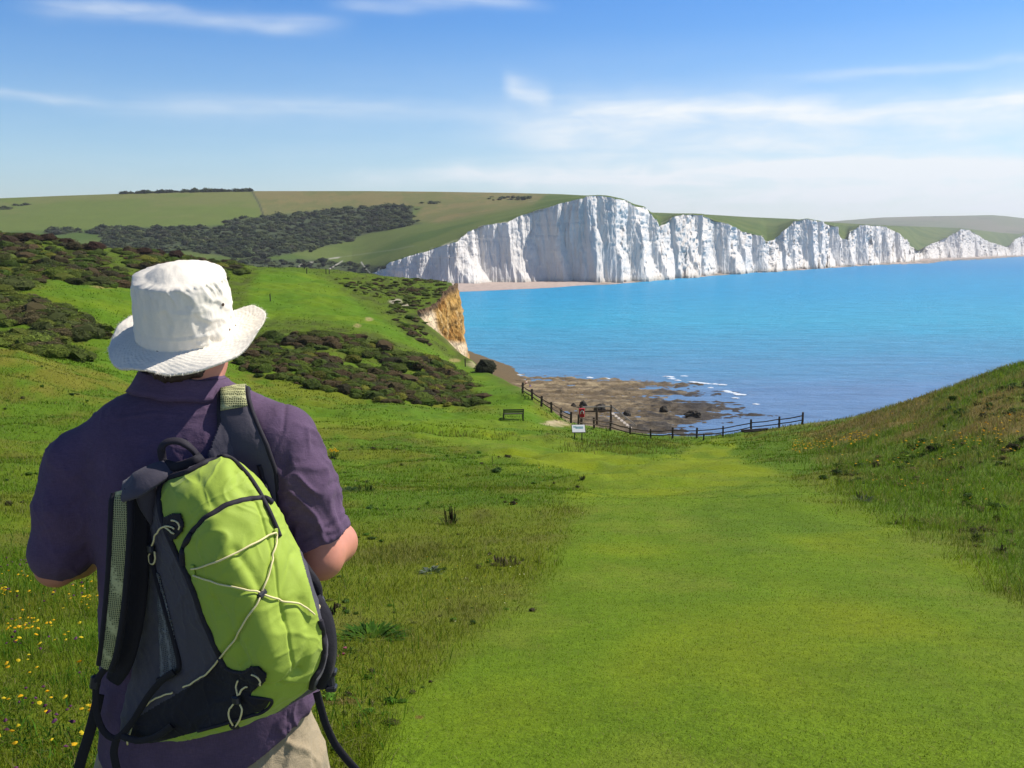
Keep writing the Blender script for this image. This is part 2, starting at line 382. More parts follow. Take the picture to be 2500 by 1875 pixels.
for g_ in GREENS: mH = np.maximum(mH, soft_poly(SPX, SPY, g_, 16) * .8)
bank = smooth(0, 160, (SPX - 1900) + (1250 - SPY) * .75 - 120) * smooth(1650, 1900, SPX) * (1 - mL)
big = fbm(GX * .12, GY * .12, octv=5, seed=3); med = fbm(GX * .8, GY * .45, octv=5, seed=4); fin = fbm(GX * 4, GY * 3, octv=3, seed=6)
def lerp(a, b, t): return a + (b - a) * t[..., None]
one = np.ones(GX.shape)
def colr(c): return one[..., None] * np.array(c, float)
cM = lerp(colr(G_MEADOW), colr(G_OLIVE), smooth(-.25, .45, big + .5 * med))
cM = lerp(cM, colr(G_BROWN), smooth(.15, .6, med * .8 + fin * .35) * .55)
leftmound = smooth(250, 900, 1250 - SPX) * smooth(26, 44, GY) * (1 - smooth(54, 60, GY))
cM = lerp(cM, colr(G_DRYM), np.clip(leftmound * smooth(-.5, .4, med + big), 0, 1) * .75)
DRYP = sc([(1640, 942), (1800, 905), (2000, 855), (2230, 812), (2400, 790), (2400, 960), (2212, 940), (2050, 948), (1900, 955), (1750, 955)])
cB = lerp(colr(G_BANK), colr(G_DRYB), np.clip(soft_poly(SPX, SPY, DRYP, 22) * smooth(-.5, .2, med + big * .6) + .45 * smooth(.05, .5, med + .4 * fin), 0, 1))
cM = lerp(cM, cB, bank)
hill = smooth(105, 135, GY)
cM = lerp(cM, lerp(colr(G_HILL), colr(G_HILLD), smooth(-.1, .35, med + big * .4)), hill * (1 - bank))
cLw = lerp(colr(G_LAWN), colr(G_LAWN2), smooth(-.3, .4, big + .6 * med))
cLw = lerp(cLw, colr(G_STRAW), smooth(.1, .6, med + .3 * fin) * .28); cLw = lerp(cLw, colr(G_MEADOW), smooth(.18, .5, fbm(GX * .5, GY * .22, octv=4, seed=7)) * .6)
cG = lerp(cM, cLw, mL); cG = lerp(cG, lerp(colr(G_GREEN), colr(G_LAWN2), smooth(-.2, .4, big)), mH)
# bare chalky scrapes on the headland and by the gate
for (a, b, rx, ry, c_) in [(965, 735, 16, 5, (.62, .53, .42)), (985, 745, 22, 6, (.50, .42, .32)), (1360, 1034, 34, 8, (.45, .35, .22)), (1352, 1030, 18, 5, (.5, .4, .26)), (102, 675, 14, 6, (.55, .45, .32)), (260, 698, 34, 6, (.30, .22, .08)),
                           (872, 795, 9, 5, (.35, .27, .12)), (900, 780, 10, 5, (.35, .27, .12)), (1160, 890, 22, 10, (.42, .34, .2)), (1110, 880, 14, 5, (.32, .24, .1)), (830, 1713, 60, 9, (.12, .06, .03)), (1023, 1752, 10, 3, (.2, .07, .04))]:
    q = ((SPX - a) / rx) ** 2 + ((SPY - b) / ry) ** 2 + fbm(GX * .9, GY * .9, octv=2, seed=40) * .7
    cG = lerp(cG, colr(c_), smooth(1.5, .2, q) * (INL > -1) * (GY < 250) * .7)
soil = smooth(0.6, -2.5, INL / np.clip(edge_w, 1, 12) * 4 - 0.3) * smooth(-60, -20, -np.abs(INL))
cG = lerp(cG, colr((.30, .22, .12)), soil * ((GY < 112) | (GY > 164) | (GZ < 2.6))); cG = lerp(cG, colr((.13, .095, .05)), smooth(2.6, 1.4, GZ))
GCOL = cG
def ground_col(x, y):
    px = 1250 + FPX * x / y
    i = np.clip(np.searchsorted(GW, np.log(y)) - 1, 0, len(GW) - 2); j = np.clip(np.searchsorted(GPX, px) - 1, 0, len(GPX) - 2)
    return GCOL[i, j]
def field(F, x, y):
    px = 1250 + FPX * x / y
    i = np.clip(np.searchsorted(GW, np.log(y)) - 1, 0, len(GW) - 2); j = np.clip(np.searchsorted(GPX, px) - 1, 0, len(GPX) - 2)
    return F[i, j]

def turf_material(name, bump=.5, scale=1.0, var=.35, tint=None):
    m = bpy.data.materials.new(name); m.use_nodes = True; k = NT(m.node_tree)
    tc = k.n('ShaderNodeTexCoord').outputs['Object']; c = k.n('ShaderNodeAttribute', attribute_name='Col').outputs[0]
    n1 = k.noise(tc, 9.0 * scale, 6, .7); n2 = k.noise(tc, 1.1 * scale, 5, .65); n3 = k.noise(tc, 45.0 * scale, 3, .7)
    f = k.math('ADD', k.math('MULTIPLY', n1, .45), k.math('ADD', k.math('MULTIPLY', n2, .30), k.math('MULTIPLY', n3, .25)))
    c = k.mix(1.0, c, k.ramp(f, [(.33, (1 - var,) * 3), (.52, (1, 1, 1)), (.70, (1 + var, 1 + var * .9, 1 + var * .5))]), 'MULTIPLY')
    b = k.n('ShaderNodeBsdfPrincipled', ins={'Base Color': c, 'Roughness': .9, 'Specular IOR Level': .12})
    bp = k.n('ShaderNodeBump', ins={'Height': f, 'Strength': bump, 'Distance': .25 / scale}); k.t.links.new(bp.outputs[0], b.inputs['Normal'])
    k.t.links.new(b.outputs[0], k.n('ShaderNodeOutputMaterial').inputs[0]); return m
M_TURF = turf_material('turf')
V = np.stack([GX, GY, GZ], -1).reshape(-1, 3)
tag(mesh('ground', V, grid_faces(len(GW), len(GPX)), M_TURF, cG.reshape(-1, 3)), kind='structure')

# ------------------------------------------------------------------ the sea
def sea_material():
    m = bpy.data.materials.new('sea_water'); m.use_nodes = True; k = NT(m.node_tree)
    tc = k.n('ShaderNodeTexCoord').outputs['Object']; s = k.n('ShaderNodeSeparateXYZ', ins={0: tc})
    wob = k.noise(k.mapping(tc, (.006, .012, 1)), 1.0, 4, .6)
    y = k.math('ADD', s.outputs[1], k.math('MULTIPLY', k.math('SUBTRACT', wob, .5), 120))
    c = k.ramp(k.math('DIVIDE', y, 1600.0, clamp=True), SEA_RAMP)
    n = k.noise(k.mapping(tc, (.05, .16, 1)), 1.0, 5, .65)
    c = k.mix(1.0, c, k.ramp(n, [(.3, .86), (.7, 1.14)]), 'MULTIPLY')
    w1 = k.noise(k.mapping(tc, (.35, .9, 1), rot=(0, 0, .25)), 1.0, 6, .7)
    w2 = k.noise(k.mapping(tc, (.06, .18, 1), rot=(0, 0, .15)), 1.0, 4, .6)
    h = k.math('ADD', w1, k.math('MULTIPLY', w2, 2.0))
    bp = k.n('ShaderNodeBump', ins={'Height': h, 'Strength': 1.0, 'Distance': 1.0})
    d = k.n('ShaderNodeBsdfDiffuse', ins={'Color': c, 'Normal': bp.outputs[0]})
    g = k.n('ShaderNodeBsdfGlossy', ins={'Color': (1, 1, 1, 1), 'Roughness': .18, 'Normal': bp.outputs[0]})
    fr = k.n('ShaderNodeFresnel', ins={'IOR': 1.33, 'Normal': bp.outputs[0]})
    f = k.math('MULTIPLY', fr.outputs[0], SEA_GLOSS, clamp=True)
    mx = k.n('ShaderNodeMixShader', ins={0: f, 1: d.outputs[0], 2: g.outputs[0]})
    k.t.links.new(mx.outputs[0], k.n('ShaderNodeOutputMaterial').inputs[0]); return m
M_SEA = sea_material()
# wind waves near the shore are real relief, further out the bump takes over
sy = np.unique(np.concatenate([np.arange(20, 420, 1.2), np.geomspace(420, 7000, 90)])); su = np.linspace(-1, 1, 240)
SX = su[None] * (160 + sy[:, None] * .95); SY = sy[:, None] * np.ones(240)
SZ = (fbm(SX * .12, SY * .4, octv=3, seed=70) * .22) * smooth(420, 380, SY) - .02
tag(mesh('sea', np.stack([SX, SY, SZ], -1).reshape(-1, 3), grid_faces(len(sy), 240), M_SEA), kind='structure')

# ------------------------------------------------------------------ wave-cut reef on the beach
REEF = [tuple(p[:2]) for p in on_z(*np.array([(1120, 905), (1215, 914), (1500, 924), (1600, 930), (1692, 931), (1702, 940), (1640, 950), (1700, 955), (1755, 958), (1640, 966), (1660, 976), (1770, 985), (1800, 1000), (1865, 1014), (1835, 1028), (1740, 1036), (1690, 1044), (1740, 1052), (1600, 1080), (1560, 1130), (1100, 1140), (1060, 1000)]).T)]
rx = np.arange(-40, 62, .55); ry = np.arange(112, 262, .55); RX, RY = np.meshgrid(rx, ry)
d, _, _ = seg_dist(RX, RY, REEF + [REEF[0]]); dd = np.where(in_poly(RX, RY, REEF), d, -d)
strat = fbm(RX * .05, RY * .35 + RX * .05, octv=5, seed=81, gain=.6); blk = fbm(RX * .5, RY * .5, octv=4, seed=82, gain=.6)
RZ = .62 * smooth(-6, 12, dd) - .34 + strat * .62 + blk * .46 + fbm(RX * 1.1, RY * 1.1, octv=2, seed=83) * .22 * smooth(-8, 4, dd) - 1.2 * smooth(-1, -14, dd) + .25 * smooth(170, 140, RY)
REEFZ = RZ
dark = smooth(10, 34, RX - (RY - 165) * .35 + strat * 10)
cr = colr2 = (np.ones(RX.shape)[..., None] * np.array(REEF_A))
cr = lerp(cr, cr * 0 + np.array(REEF_B), smooth(-.1, .25, strat + blk * .5))
cr = lerp(cr, cr * 0 + np.array(REEF_C), np.clip(dark * .9 + smooth(.05, .35, blk + strat * .4) * .6, 0, 1))
cr = lerp(cr, cr * 0 + np.array(REEF_D), smooth(.18, .5, fbm(RX * .22, RY * .6, octv=4, seed=84)) * (1 - dark * .8) * .8)
tag(mesh('reef', np.stack([RX, RY, RZ], -1).reshape(-1, 3), grid_faces(len(ry), len(rx)), principled('wet_rock', None, .75, .3, .45, 2.2, .9, 3.0, attr=True, bdist=.25, detail=6), cr.reshape(-1, 3)), kind='structure')

# ------------------------------------------------------------------ chalk cliffs and the downs behind them
TOP = [(860, 672), (905, 668), (927, 660), (954, 639), (998, 624), (1045, 612), (1095, 595.5), (1117, 589), (1131, 576), (1153, 561), (1182, 550), (1236, 543), (1262, 530), (1301, 517), (1334, 507), (1370, 496), (1421, 485), (1435, 478.5),
       (1460, 478), (1482, 480), (1522, 489), (1547, 501), (1573, 507), (1587, 519.6), (1602, 539.5), (1609, 555), (1632, 541), (1649, 528), (1666, 524), (1713, 525), (1739, 538), (1778, 547), (1816, 567), (1859, 577), (1868, 594), (1894, 582),
       (1915, 562), (1939, 541), (1971, 535), (2005, 541), (2018, 549), (2044, 554), (2047, 578), (2066, 586), (2078, 565), (2104, 549.5), (2156, 552), (2169, 558), (2194, 569), (2211, 584), (2220, 599), (2241, 613), (2280, 592.5), (2327, 573),
       (2347, 559), (2366, 562), (2392, 577.5), (2413, 590), (2456, 603), (2462, 601), (2480, 584), (2500, 573), (2540, 560), (2590, 570), (2640, 590), (2700, 560), (2800, 570)]
BASE = [(860, 690), (927, 692), (1000, 694), (1113, 694), (1189, 691), (1247, 690), (1334, 688), (1439, 690), (1493, 688), (1544, 684), (1594, 680), (1634, 677), (1679, 674), (1730, 669), (1788, 666), (1876, 661), (1924, 657), (2005, 652.6), (2050, 649), (2126, 645), (2164, 642),
        (2220, 637.6), (2242, 633), (2345, 629), (2500, 623), (2800, 617.5)]
WATER = [(860, 722), (1106, 715), (1225, 709), (1298, 706), (1406, 698.5), (1464, 696), (1551, 690.5), (1634, 682.5), (1700, 677), (1788, 670), (1876, 664.5), (2005, 656), (2126, 648), (2180, 646), (2280, 643.5), (2300, 638), (2409, 633), (2500, 626), (2800, 620)]
SKYLINE = [(-400, 500), (0, 484), (150, 478), (295, 473), (440, 469), (620, 466.5), (900, 466.5), (1060, 468), (1250, 471), (1370, 474), (1435, 477.5), (1460, 477), (1482, 479), (1522, 488), (1547, 500), (1573, 506), (1587, 518.6), (1640, 520.5), (1700, 522), (1829, 530), (1937, 534.5), (2005, 541), (2100, 547), (2156, 550), (2349, 557), (2388, 562), (2440, 568), (2500, 573), (2800, 570)]
# buttress flanks that face back along the coast (survey positions at mid height): the face steps seaward after each
FLANKS = [(930, 948), (974, 1038), (1050, 1058), (1064, 1074), (1081, 1114), (1162, 1238), (1262, 1270), (1302, 1315), (1338, 1362), (1374, 1428), (1460, 1508), (1526, 1560), (1586, 1604), (1634, 1653), (1672, 1681), (1694, 1715), (1737, 1783), (1800, 1809), (1832, 1866),
          (1898, 1914), (1926, 1939), (1953, 1983), (1996, 2004), (2026, 2047), (2053, 2072), (2088, 2115), (2128, 2140), (2146, 2162), (2186, 2194), (2246, 2262), (2300, 2342), (2376, 2384), (2410, 2420), (2461, 2473), (2520, 2540), (2580, 2600), (2660, 2690), (2730, 2750)]
ip = lambda tab, x: np.interp(x, [p[0] for p in tab], [p[1] for p in tab])
cpx = np.concatenate([np.arange(860, 1640, .8), np.arange(1640, 2240, .55), np.arange(2240, 2780, .5)])
by = ip(BASE, cpx); ker = np.hanning(91); ker /= ker.sum(); by = np.convolve(np.pad(by, 45, 'edge'), ker, 'valid')
B = on_z(cpx, by, 1.2); Yb = B[:, 1]
dB = np.gradient(B[:, :2], axis=0); ker2 = np.hanning(161); ker2 /= ker2.sum()
dB = np.stack([np.convolve(np.pad(dB[:, i_], 80, 'edge'), ker2, 'valid') for i_ in (0, 1)], 1); dB /= np.linalg.norm(dB, axis=1)[:, None]
NRM = np.stack([dB[:, 1], -dB[:, 0]], 1)                                # seaward
arc = np.concatenate([[0], np.cumsum(np.linalg.norm(np.diff(B[:, :2], axis=0), axis=1))])
ty = ip(TOP, cpx) + vnoise(arc * .12, arc * 0, seed=3) * .8 + vnoise(arc * .4, arc * 0, seed=4) * .5
setb = np.interp(Yb, [800, 1500, 4000], [13, 18, 40])
T = at(cpx, ty, Yb + setb); T[:, 2] = np.maximum(T[:, 2], 2.5)
wgt = np.full(len(cpx), 1.0)
for (a_, b_) in FLANKS: wgt = np.where((cpx > a_) & (cpx < b_), .04, wgt)
kk = np.hanning(5); kk /= kk.sum(); wgt = np.convolve(np.pad(wgt, 2, 'edge'), kk, 'valid')
dY = np.gradient(Yb) * wgt; kw = np.hanning(301); kw /= kw.sum(); lowp = lambda a_: np.convolve(np.pad(a_, 150, 'edge'), kw, 'valid')
dY *= lowp(np.gradient(Yb)) / (lowp(dY) + 1e-9); Yst = Yb[0] + np.cumsum(dY); Yst += lowp(Yb - Yst)
NR = 96; hh = np.linspace(0, 1, NR)[:, None]
A2 = arc[None] * np.ones((NR, 1)); HZ = np.clip(T[:, 2] - 1.2, 1, 200)[None]; H2 = HZ * hh
pxs = 900 / Yb[None]
shift = (30 * (1 - hh) ** 2.6 + 5 * (1 - hh)) * pxs * (.35 + .9 * smooth(-.5, .5, fbm(A2 * .02, A2 * 0, octv=2, seed=19))) + fbm(A2 * .03, H2 * .03, octv=4, seed=20) * 11 * pxs * (.4 + .6 * np.sin(hh * math.pi)) + fbm(A2 * .2, H2 * .2, octv=3, seed=26) * 3 * pxs
Y3 = np.interp(cpx[None] - shift, cpx, Yst) + setb[None] * hh ** 1.2 - 3.0 * (1 - hh) ** 5
T = at(cpx, ty, Y3[-1]); T[:, 2] = np.maximum(T[:, 2], 2.5)
Z3 = 1.2 + (T[None, :, 2] - 1.2) * hh
P3 = np.stack([(cpx[None] - 1250) / FPX * Y3 / math.cos(TH) * (math.cos(TH) ** 2) * 1.0, Y3, Z3], -1)
P3[..., 0] = (cpx[None] - 1250) / FPX * (Y3 * math.cos(TH) - (Z3 - EYE) * math.sin(TH))
far_k = np.interp(Yb, [800, 1500, 3000], [1, 1.25, 1.9])[None]
fl = fbm(A2 * .10 / far_k, H2 * .012, octv=5, seed=21, gain=.62); rid = 1 - np.abs(fbm(A2 * .06 / far_k + H2 * .003, H2 * .010, octv=4, seed=22)) * 2.4
chip = fbm(A2 * .30 / far_k, H2 * .06, octv=4, seed=23, gain=.65); crack = np.minimum(np.abs(vnoise(A2 * .16 / far_k + .4 * vnoise(A2 * .1, H2 * .08, seed=27), H2 * .015, seed=28)) * 6, 1)
upper = smooth(.15, .75, hh)
off = (rid - .5) * 3.2 * far_k * (.5 + .5 * upper) + fl * 3.4 * far_k + chip * .95 * far_k + (crack - 1) * 1.4 * far_k * upper
off += .18 * np.sign(vnoise(A2 * .02, H2 * .45, seed=24)) * upper + np.where(hh > .975, -.6, 0)
off -= lowp(off[NR // 2])[None] * .5
P3[..., 0] += NRM[None, :, 0] * off; P3[..., 1] += NRM[None, :, 1] * off
P3[0, :, 2] = -2.0
CLIFF_TOP = P3[-1].copy()
def chalk_material(name, tones, streak=.35, warm=.0):
    m = bpy.data.materials.new(name); m.use_nodes = True; k = NT(m.node_tree)
    tc = k.n('ShaderNodeTexCoord').outputs['Object']
    a = k.noise(k.mapping(tc, (.10, .10, .012)), 1.0, 6, .65); b_ = k.noise(k.mapping(tc, (.02, .02, .02)), 1.0, 5, .6); c_ = k.noise(k.mapping(tc, (.5, .5, .10)), 1.0, 5, .7)
    c = k.ramp(k.math('ADD', k.math('MULTIPLY', a, .5), k.math('ADD', k.math('MULTIPLY', b_, .25), k.math('MULTIPLY', c_, .25))), tones)
    st = k.n('ShaderNodeTexWave', wave_type='BANDS', bands_direction='Z', ins={'Vector': tc, 'Scale': .16, 'Distortion': 3.0, 'Detail': 3.0, 'Detail Scale': .6})
    c = k.mix(k.ramp(st.outputs['Fac'], [(0, .10), (.12, 0.0)]), c, (.45, .42, .40))
    s = k.n('ShaderNodeSeparateXYZ', ins={0: tc})
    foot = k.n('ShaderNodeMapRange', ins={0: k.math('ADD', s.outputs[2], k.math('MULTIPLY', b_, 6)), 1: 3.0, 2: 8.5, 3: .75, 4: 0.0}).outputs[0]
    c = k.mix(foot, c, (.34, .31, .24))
    h = k.math('ADD', k.math('MULTIPLY', a, 1.0), k.math('MULTIPLY', c_, .5))
    bp = k.n('ShaderNodeBump', ins={'Height': h, 'Strength': .7, 'Distance': 2.2})
    bs = k.n('ShaderNodeBsdfPrincipled', ins={'Base Color': c, 'Roughness': .95, 'Specular IOR Level': .1, 'Normal': bp.outputs[0]})
    k.t.links.new(bs.outputs[0], k.n('ShaderNodeOutputMaterial').inputs[0]); return m
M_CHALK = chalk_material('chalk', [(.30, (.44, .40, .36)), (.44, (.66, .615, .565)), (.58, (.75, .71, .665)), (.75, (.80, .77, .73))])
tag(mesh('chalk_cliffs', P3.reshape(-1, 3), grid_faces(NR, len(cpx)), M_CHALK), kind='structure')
# shingle strip
wy = ip(WATER, cpx); wy = np.maximum(wy, by + 1.2) + vnoise(arc * .03, arc * 0, seed=44) * np.interp(cpx, [1100, 1500, 2300], [.4, 1.2, .8])
Wt = on_z(cpx, wy, -.15); rows = 9; q = np.linspace(0, 1, rows)[:, None, None]
inner = B.copy(); inner[:, :2] -= NRM * 14; inner[:, 2] = 2.6
Bs = inner[None] * (1 - q) + Wt[None] * q
Bs[..., 2] += fbm(Bs[..., 0] * .12, Bs[..., 1] * .12, octv=3, seed=45) * .35 * np.sin(q[..., 0] * math.pi)
cb = np.ones((rows, len(cpx)))[..., None] * np.array((.42, .33, .28))
dk = smooth(1400, 1560, cpx)[None] * smooth(.25, .75, q[..., 0]) * smooth(-.5, .25, fbm(Bs[..., 0] * .03, Bs[..., 1] * .03, octv=3, seed=46))
cb = lerp(cb, cb * 0 + np.array((.15, .14, .10)), np.clip(dk, 0, 1)); cb = lerp(cb, cb * 0 + np.array((.20, .16, .14)), smooth(.86, 1.0, q[..., 0]) * np.ones(cb.shape[:2]) * .6)
tag(mesh('beach', Bs.reshape(-1, 3), grid_faces(rows, len(cpx))[:, ::-1], principled('shingle', None, .9, .2, .25, .25, attr=True), cb.reshape(-1, 3)), kind='structure')

# the downs
hpx = np.concatenate([np.linspace(-500, 860, 380, endpoint=False), cpx])
HB = np.zeros((len(hpx), 3)); nleft = 380
HB[:nleft] = at(hpx[:nleft], np.full(nleft, 700.0), np.interp(hpx[:nleft], [-500, 500, 860], [620, 700, 770])); kh = np.hanning(121); kh /= kh.sum()
CTs = np.stack([np.convolve(np.pad(CLIFF_TOP[:, i_], 60, 'edge'), kh, 'valid') for i_ in range(3)], 1)
smo = lambda a_, w_: np.convolve(np.pad(a_, w_ // 2, 'edge'), np.hanning(w_) / np.hanning(w_).sum(), 'valid')
wl_ = smooth(1540, 1400, cpx); ty_s = np.maximum(smo(ty, 301) * wl_ + smo(ty, 41) * (1 - wl_), 0); CTs = at(cpx, ty_s, smo(CTs[:, 1], 301))
bl_ = smooth(640, 860, hpx[:nleft])[:, None]; HB[:nleft] = HB[:nleft] * (1 - bl_) + at(hpx[:nleft], np.full(nleft, ty_s[0]), np.full(nleft, CTs[0, 1])) * bl_; HB[nleft:] = CTs; JIT = np.zeros_like(HB); JIT[nleft:] = CLIFF_TOP - CTs; JIT[nleft:, 2] -= .05
lb = smooth(860, 940, hpx)
Ysk = np.interp(hpx, [-500, 0, 700, 1250, 1435, 1587, 1700, 1937, 2100, 2349, 2800], [1150, 1200, 1250, 1250, 1150, 1450, 1650, 2000, 2500, 3600, 5200])
HT = at(hpx, np.minimum(ip(SKYLINE, hpx), np.where(hpx > 860, ip(TOP, hpx) - .4, 999)), np.maximum(Ysk, HB[:, 1] + 25))
NH = 110; tt = (np.linspace(0, 1, NH) ** 1.5)[:, None]
Yh = HB[None, :, 1] * (1 - tt) + HT[None, :, 1] * tt
py0 = to_px(HB[:, 0], HB[:, 1], HB[:, 2])[1]; py1 = to_px(HT[:, 0], HT[:, 1], HT[:, 2])[1]
pr = tt ** np.interp(hpx, [600, 1000, 1600], [.75, .8, .9])[None]
PYh = py0[None] * (1 - pr) + py1[None] * pr
PXh = hpx[None] * tt + to_px(HB[:, 0], HB[:, 1], HB[:, 2])[0][None] * (1 - tt)
Hp = at(PXh, PYh, Yh)
Hp += JIT[None] * np.stack([(1 - tt) ** 250, (1 - tt) ** 250, (1 - tt) ** 60], -1)
Hp[..., 2] += fbm(Hp[..., 0] * .006, Hp[..., 1] * .006, octv=3, seed=51) * 3 * np.sin(tt * math.pi) * np.ones_like(Yh)
back = []
for d_, dz_ in ((60, -3), (160, -14), (400, -50), (700, -120)):
    b2 = Hp[-1].copy(); b2[:, 1] += d_; b2[:, 2] = np.maximum(b2[:, 2] + dz_, -3); back.append(b2)
Hall = np.concatenate([Hp, np.stack(back)])
hx, hy_ = to_px(Hall[..., 0], Hall[..., 1], Hall[..., 2]); hy_[NH:] = hy_[NH - 1]
one = np.ones(hx.shape)
n1 = fbm(Hall[..., 0] * .02, Hall[..., 1] * .02, octv=5, seed=52); n2 = fbm(Hall[..., 0] * .15, Hall[..., 1] * .08, octv=3, seed=53)
ch = lerp(colr(H_GREEN), colr(H_GREEN2), smooth(-.3, .3, n1))
BROWN = [(612, 455), (1360, 455), (1300, 500), (1080, 545), (1000, 540), (1035, 505), (960, 500), (640, 528)]
FIELD = [(-600, 455), (612, 455), (640, 528), (560, 545), (480, 552), (0, 566), (-600, 580)]
ch = lerp(ch, lerp(colr(H_BROWN), colr(H_BROWN2), smooth(-.3, .3, n1 + n2 * .5)), soft_poly(hx, hy_, BROWN, 5))
ch = lerp(ch, lerp(colr(H_FIELD), colr(H_FIELD2), smooth(-.4, .4, n1 + .8 * smooth(500, 478, hy_) - .3)), soft_poly(hx, hy_, FIELD, 1.5))
SCRUBS = [[(250, 590), (240, 565), (300, 556), (550, 553), (560, 538), (760, 516), (960, 500), (1010, 508), (1000, 540), (1030, 545), (900, 570), (820, 595), (700, 622), (600, 632), (430, 610), (300, 640)],
          [(108, 568), (150, 560), (195, 566), (150, 573)], [(200, 569), (260, 556), (330, 556), (300, 572)], [(540, 634), (760, 634), (930, 650), (930, 668), (860, 690), (540, 690)]]
for s_ in SCRUBS: ch = lerp(ch, colr(H_SCRUB), soft_poly(hx, hy_, s_, 4) * .85)
pd, _, _ = seg_dist(hx, hy_, [(612, 462), (634, 500), (645, 530)]); ch = lerp(ch, colr(H_SCRUB), smooth(2.5, 1.0, pd))
PATHS = [[(722, 658), (735, 646), (760, 640), (790, 634), (830, 628)], [(800, 660), (818, 648), (835, 638)], [(905, 668), (890, 652), (882, 640)], [(1640, 533), (1615, 545)], [(1848, 585), (1862, 575)], [(830, 628), (960, 610), (1010, 600)], [(1290, 492), (1312, 490)]]
for i_, p_ in enumerate(PATHS):
    pd, _, _ = seg_dist(hx, hy_, p_); ch = lerp(ch, colr((.42, .39, .34)), smooth(2.2, .6, pd + n2 * .8) * (.9 if i_ < 3 else .3 if i_ < 5 else .12))
rim = smooth(7, 1, (np.arange(Hall.shape[0])[:, None] - .0) * np.ones(hx.shape)) * (hx > 920) * smooth(.0, .25, n2 + .08); ch = lerp(ch, colr((.58, .53, .44)), rim * .5)
M_DOWN = turf_material('downland', .4, .05, .22)
tag(mesh('hills', Hall.reshape(-1, 3), grid_faces(Hall.shape[0], len(hpx)), M_DOWN, ch.reshape(-1, 3)), kind='structure')
# farthest headland
fx = np.linspace(1850, 3000, 300); ft = ip([(1850, 545), (2035, 540), (2151, 531), (2254, 528), (2330, 527), (2422, 525), (2461, 528), (2500, 533), (2700, 545), (3000, 590)], fx)
fr_ = np.linspace(0, 1, 30)[:, None]; FP = at(fx[None] * np.ones((30, 1)), 600 + (ft[None] - 600) * fr_ ** .8, 4300 + 1500 * fr_ + 0 * fx[None])
bk = FP[-1].copy(); bk[:, 1] += 900; bk[:, 2] = -3; FP = np.concatenate([FP, bk[None]])
one = np.ones(FP.shape[:2]); n1 = fbm(FP[..., 0] * .004, FP[..., 1] * .003, octv=4, seed=61)
cf = lerp(colr(H_FAR), colr(H_FAR2), smooth(-.2, .3, n1)); cf = lerp(cf, colr(H_SCRUB), smooth(.25, .45, fbm(FP[..., 0] * .006, FP[..., 1] * .01, octv=3, seed=62)) * .6)
tag(mesh('far_headland', FP.reshape(-1, 3), grid_faces(31, 300), M_DOWN, cf.reshape(-1, 3)), kind='structure')

# ------------------------------------------------------------------ orange chalk cliff of the near headland
rim_px = [(1017, 757, 177.2), (1026, 752, 179.2), (1040, 747, 184), (1056, 739, 189), (1063, 728, 192), (1072, 712, 196), (1086, 700, 200), (1102, 693, 205), (1109, 691, 211), (1110, 691.5, 222), (1104, 692, 240)]
rimP = np.array([at(a, b, c) for a, b, c in rim_px]); rimP[:, 2] = [max(z_, 0) for z_ in rimP[:, 2]]
s_ = np.linspace(0, len(rimP) - 1, 320); rimI = np.stack([np.interp(s_, np.arange(len(rimP)), rimP[:, i_]) for i_ in range(3)], 1)
tg = np.gradient(rimI[:, :2], axis=0); kq = np.hanning(61); kq /= kq.sum(); tg = np.stack([np.convolve(np.pad(tg[:, i_], 30, 'edge'), kq, 'valid') for i_ in (0, 1)], 1); tg /= np.linalg.norm(tg, axis=1)[:, None]
nr_ = np.stack([tg[:, 1], -tg[:, 0]], 1)
NRr = 110; hq = np.linspace(0, 1, NRr)[:, None]
zz = rimI[None, :, 2] * (1 - hq) + (-.5) * hq; al = s_[None] * 3.0
o_ = 1.1 + 2.4 * hq ** 1.3 + fbm(al * .4, zz * .32, octv=5, seed=91, gain=.62) * 1.0 + fbm(al * 1.2, zz * .6, octv=3, seed=92) * .32 - .35 * smooth(.16, .05, hq)
OC = np.stack([rimI[None, :, 0] + nr_[None, :, 0] * o_, rimI[None, :, 1] + nr_[None, :, 1] * o_, zz], -1)
one = np.ones(zz.shape); ox, oy = to_px(OC[..., 0], OC[..., 1], OC[..., 2])
nn = fbm(al * .5, zz * .25, octv=4, seed=93); co = lerp(colr((.43, .25, .070)), colr((.29, .14, .03)), smooth(-.1, .4, nn))
co = lerp(co, colr((.70, .55, .36)), soft_poly(ox, oy, [(1005, 745), (1045, 748), (1062, 765), (1068, 800), (1085, 832), (1140, 838), (1140, 880), (1050, 860), (1015, 790)], 7))
co = lerp(co, colr((.55, .40, .2)), smooth(.1, .5, fbm(al * 1.5, zz * .6, octv=3, seed=95)) * .55); co = lerp(co, colr((.14, .09, .05)), smooth(.10, .02, hq * one + nn * .03))
tag(mesh('cliff', OC.reshape(-1, 3), grid_faces(NRr, 320)[:, ::-1], principled('sandy_chalk', None, .95, .1, .3, .8, .9, 1.6, attr=True, bdist=.5, detail=6), co.reshape(-1, 3)), kind='structure')
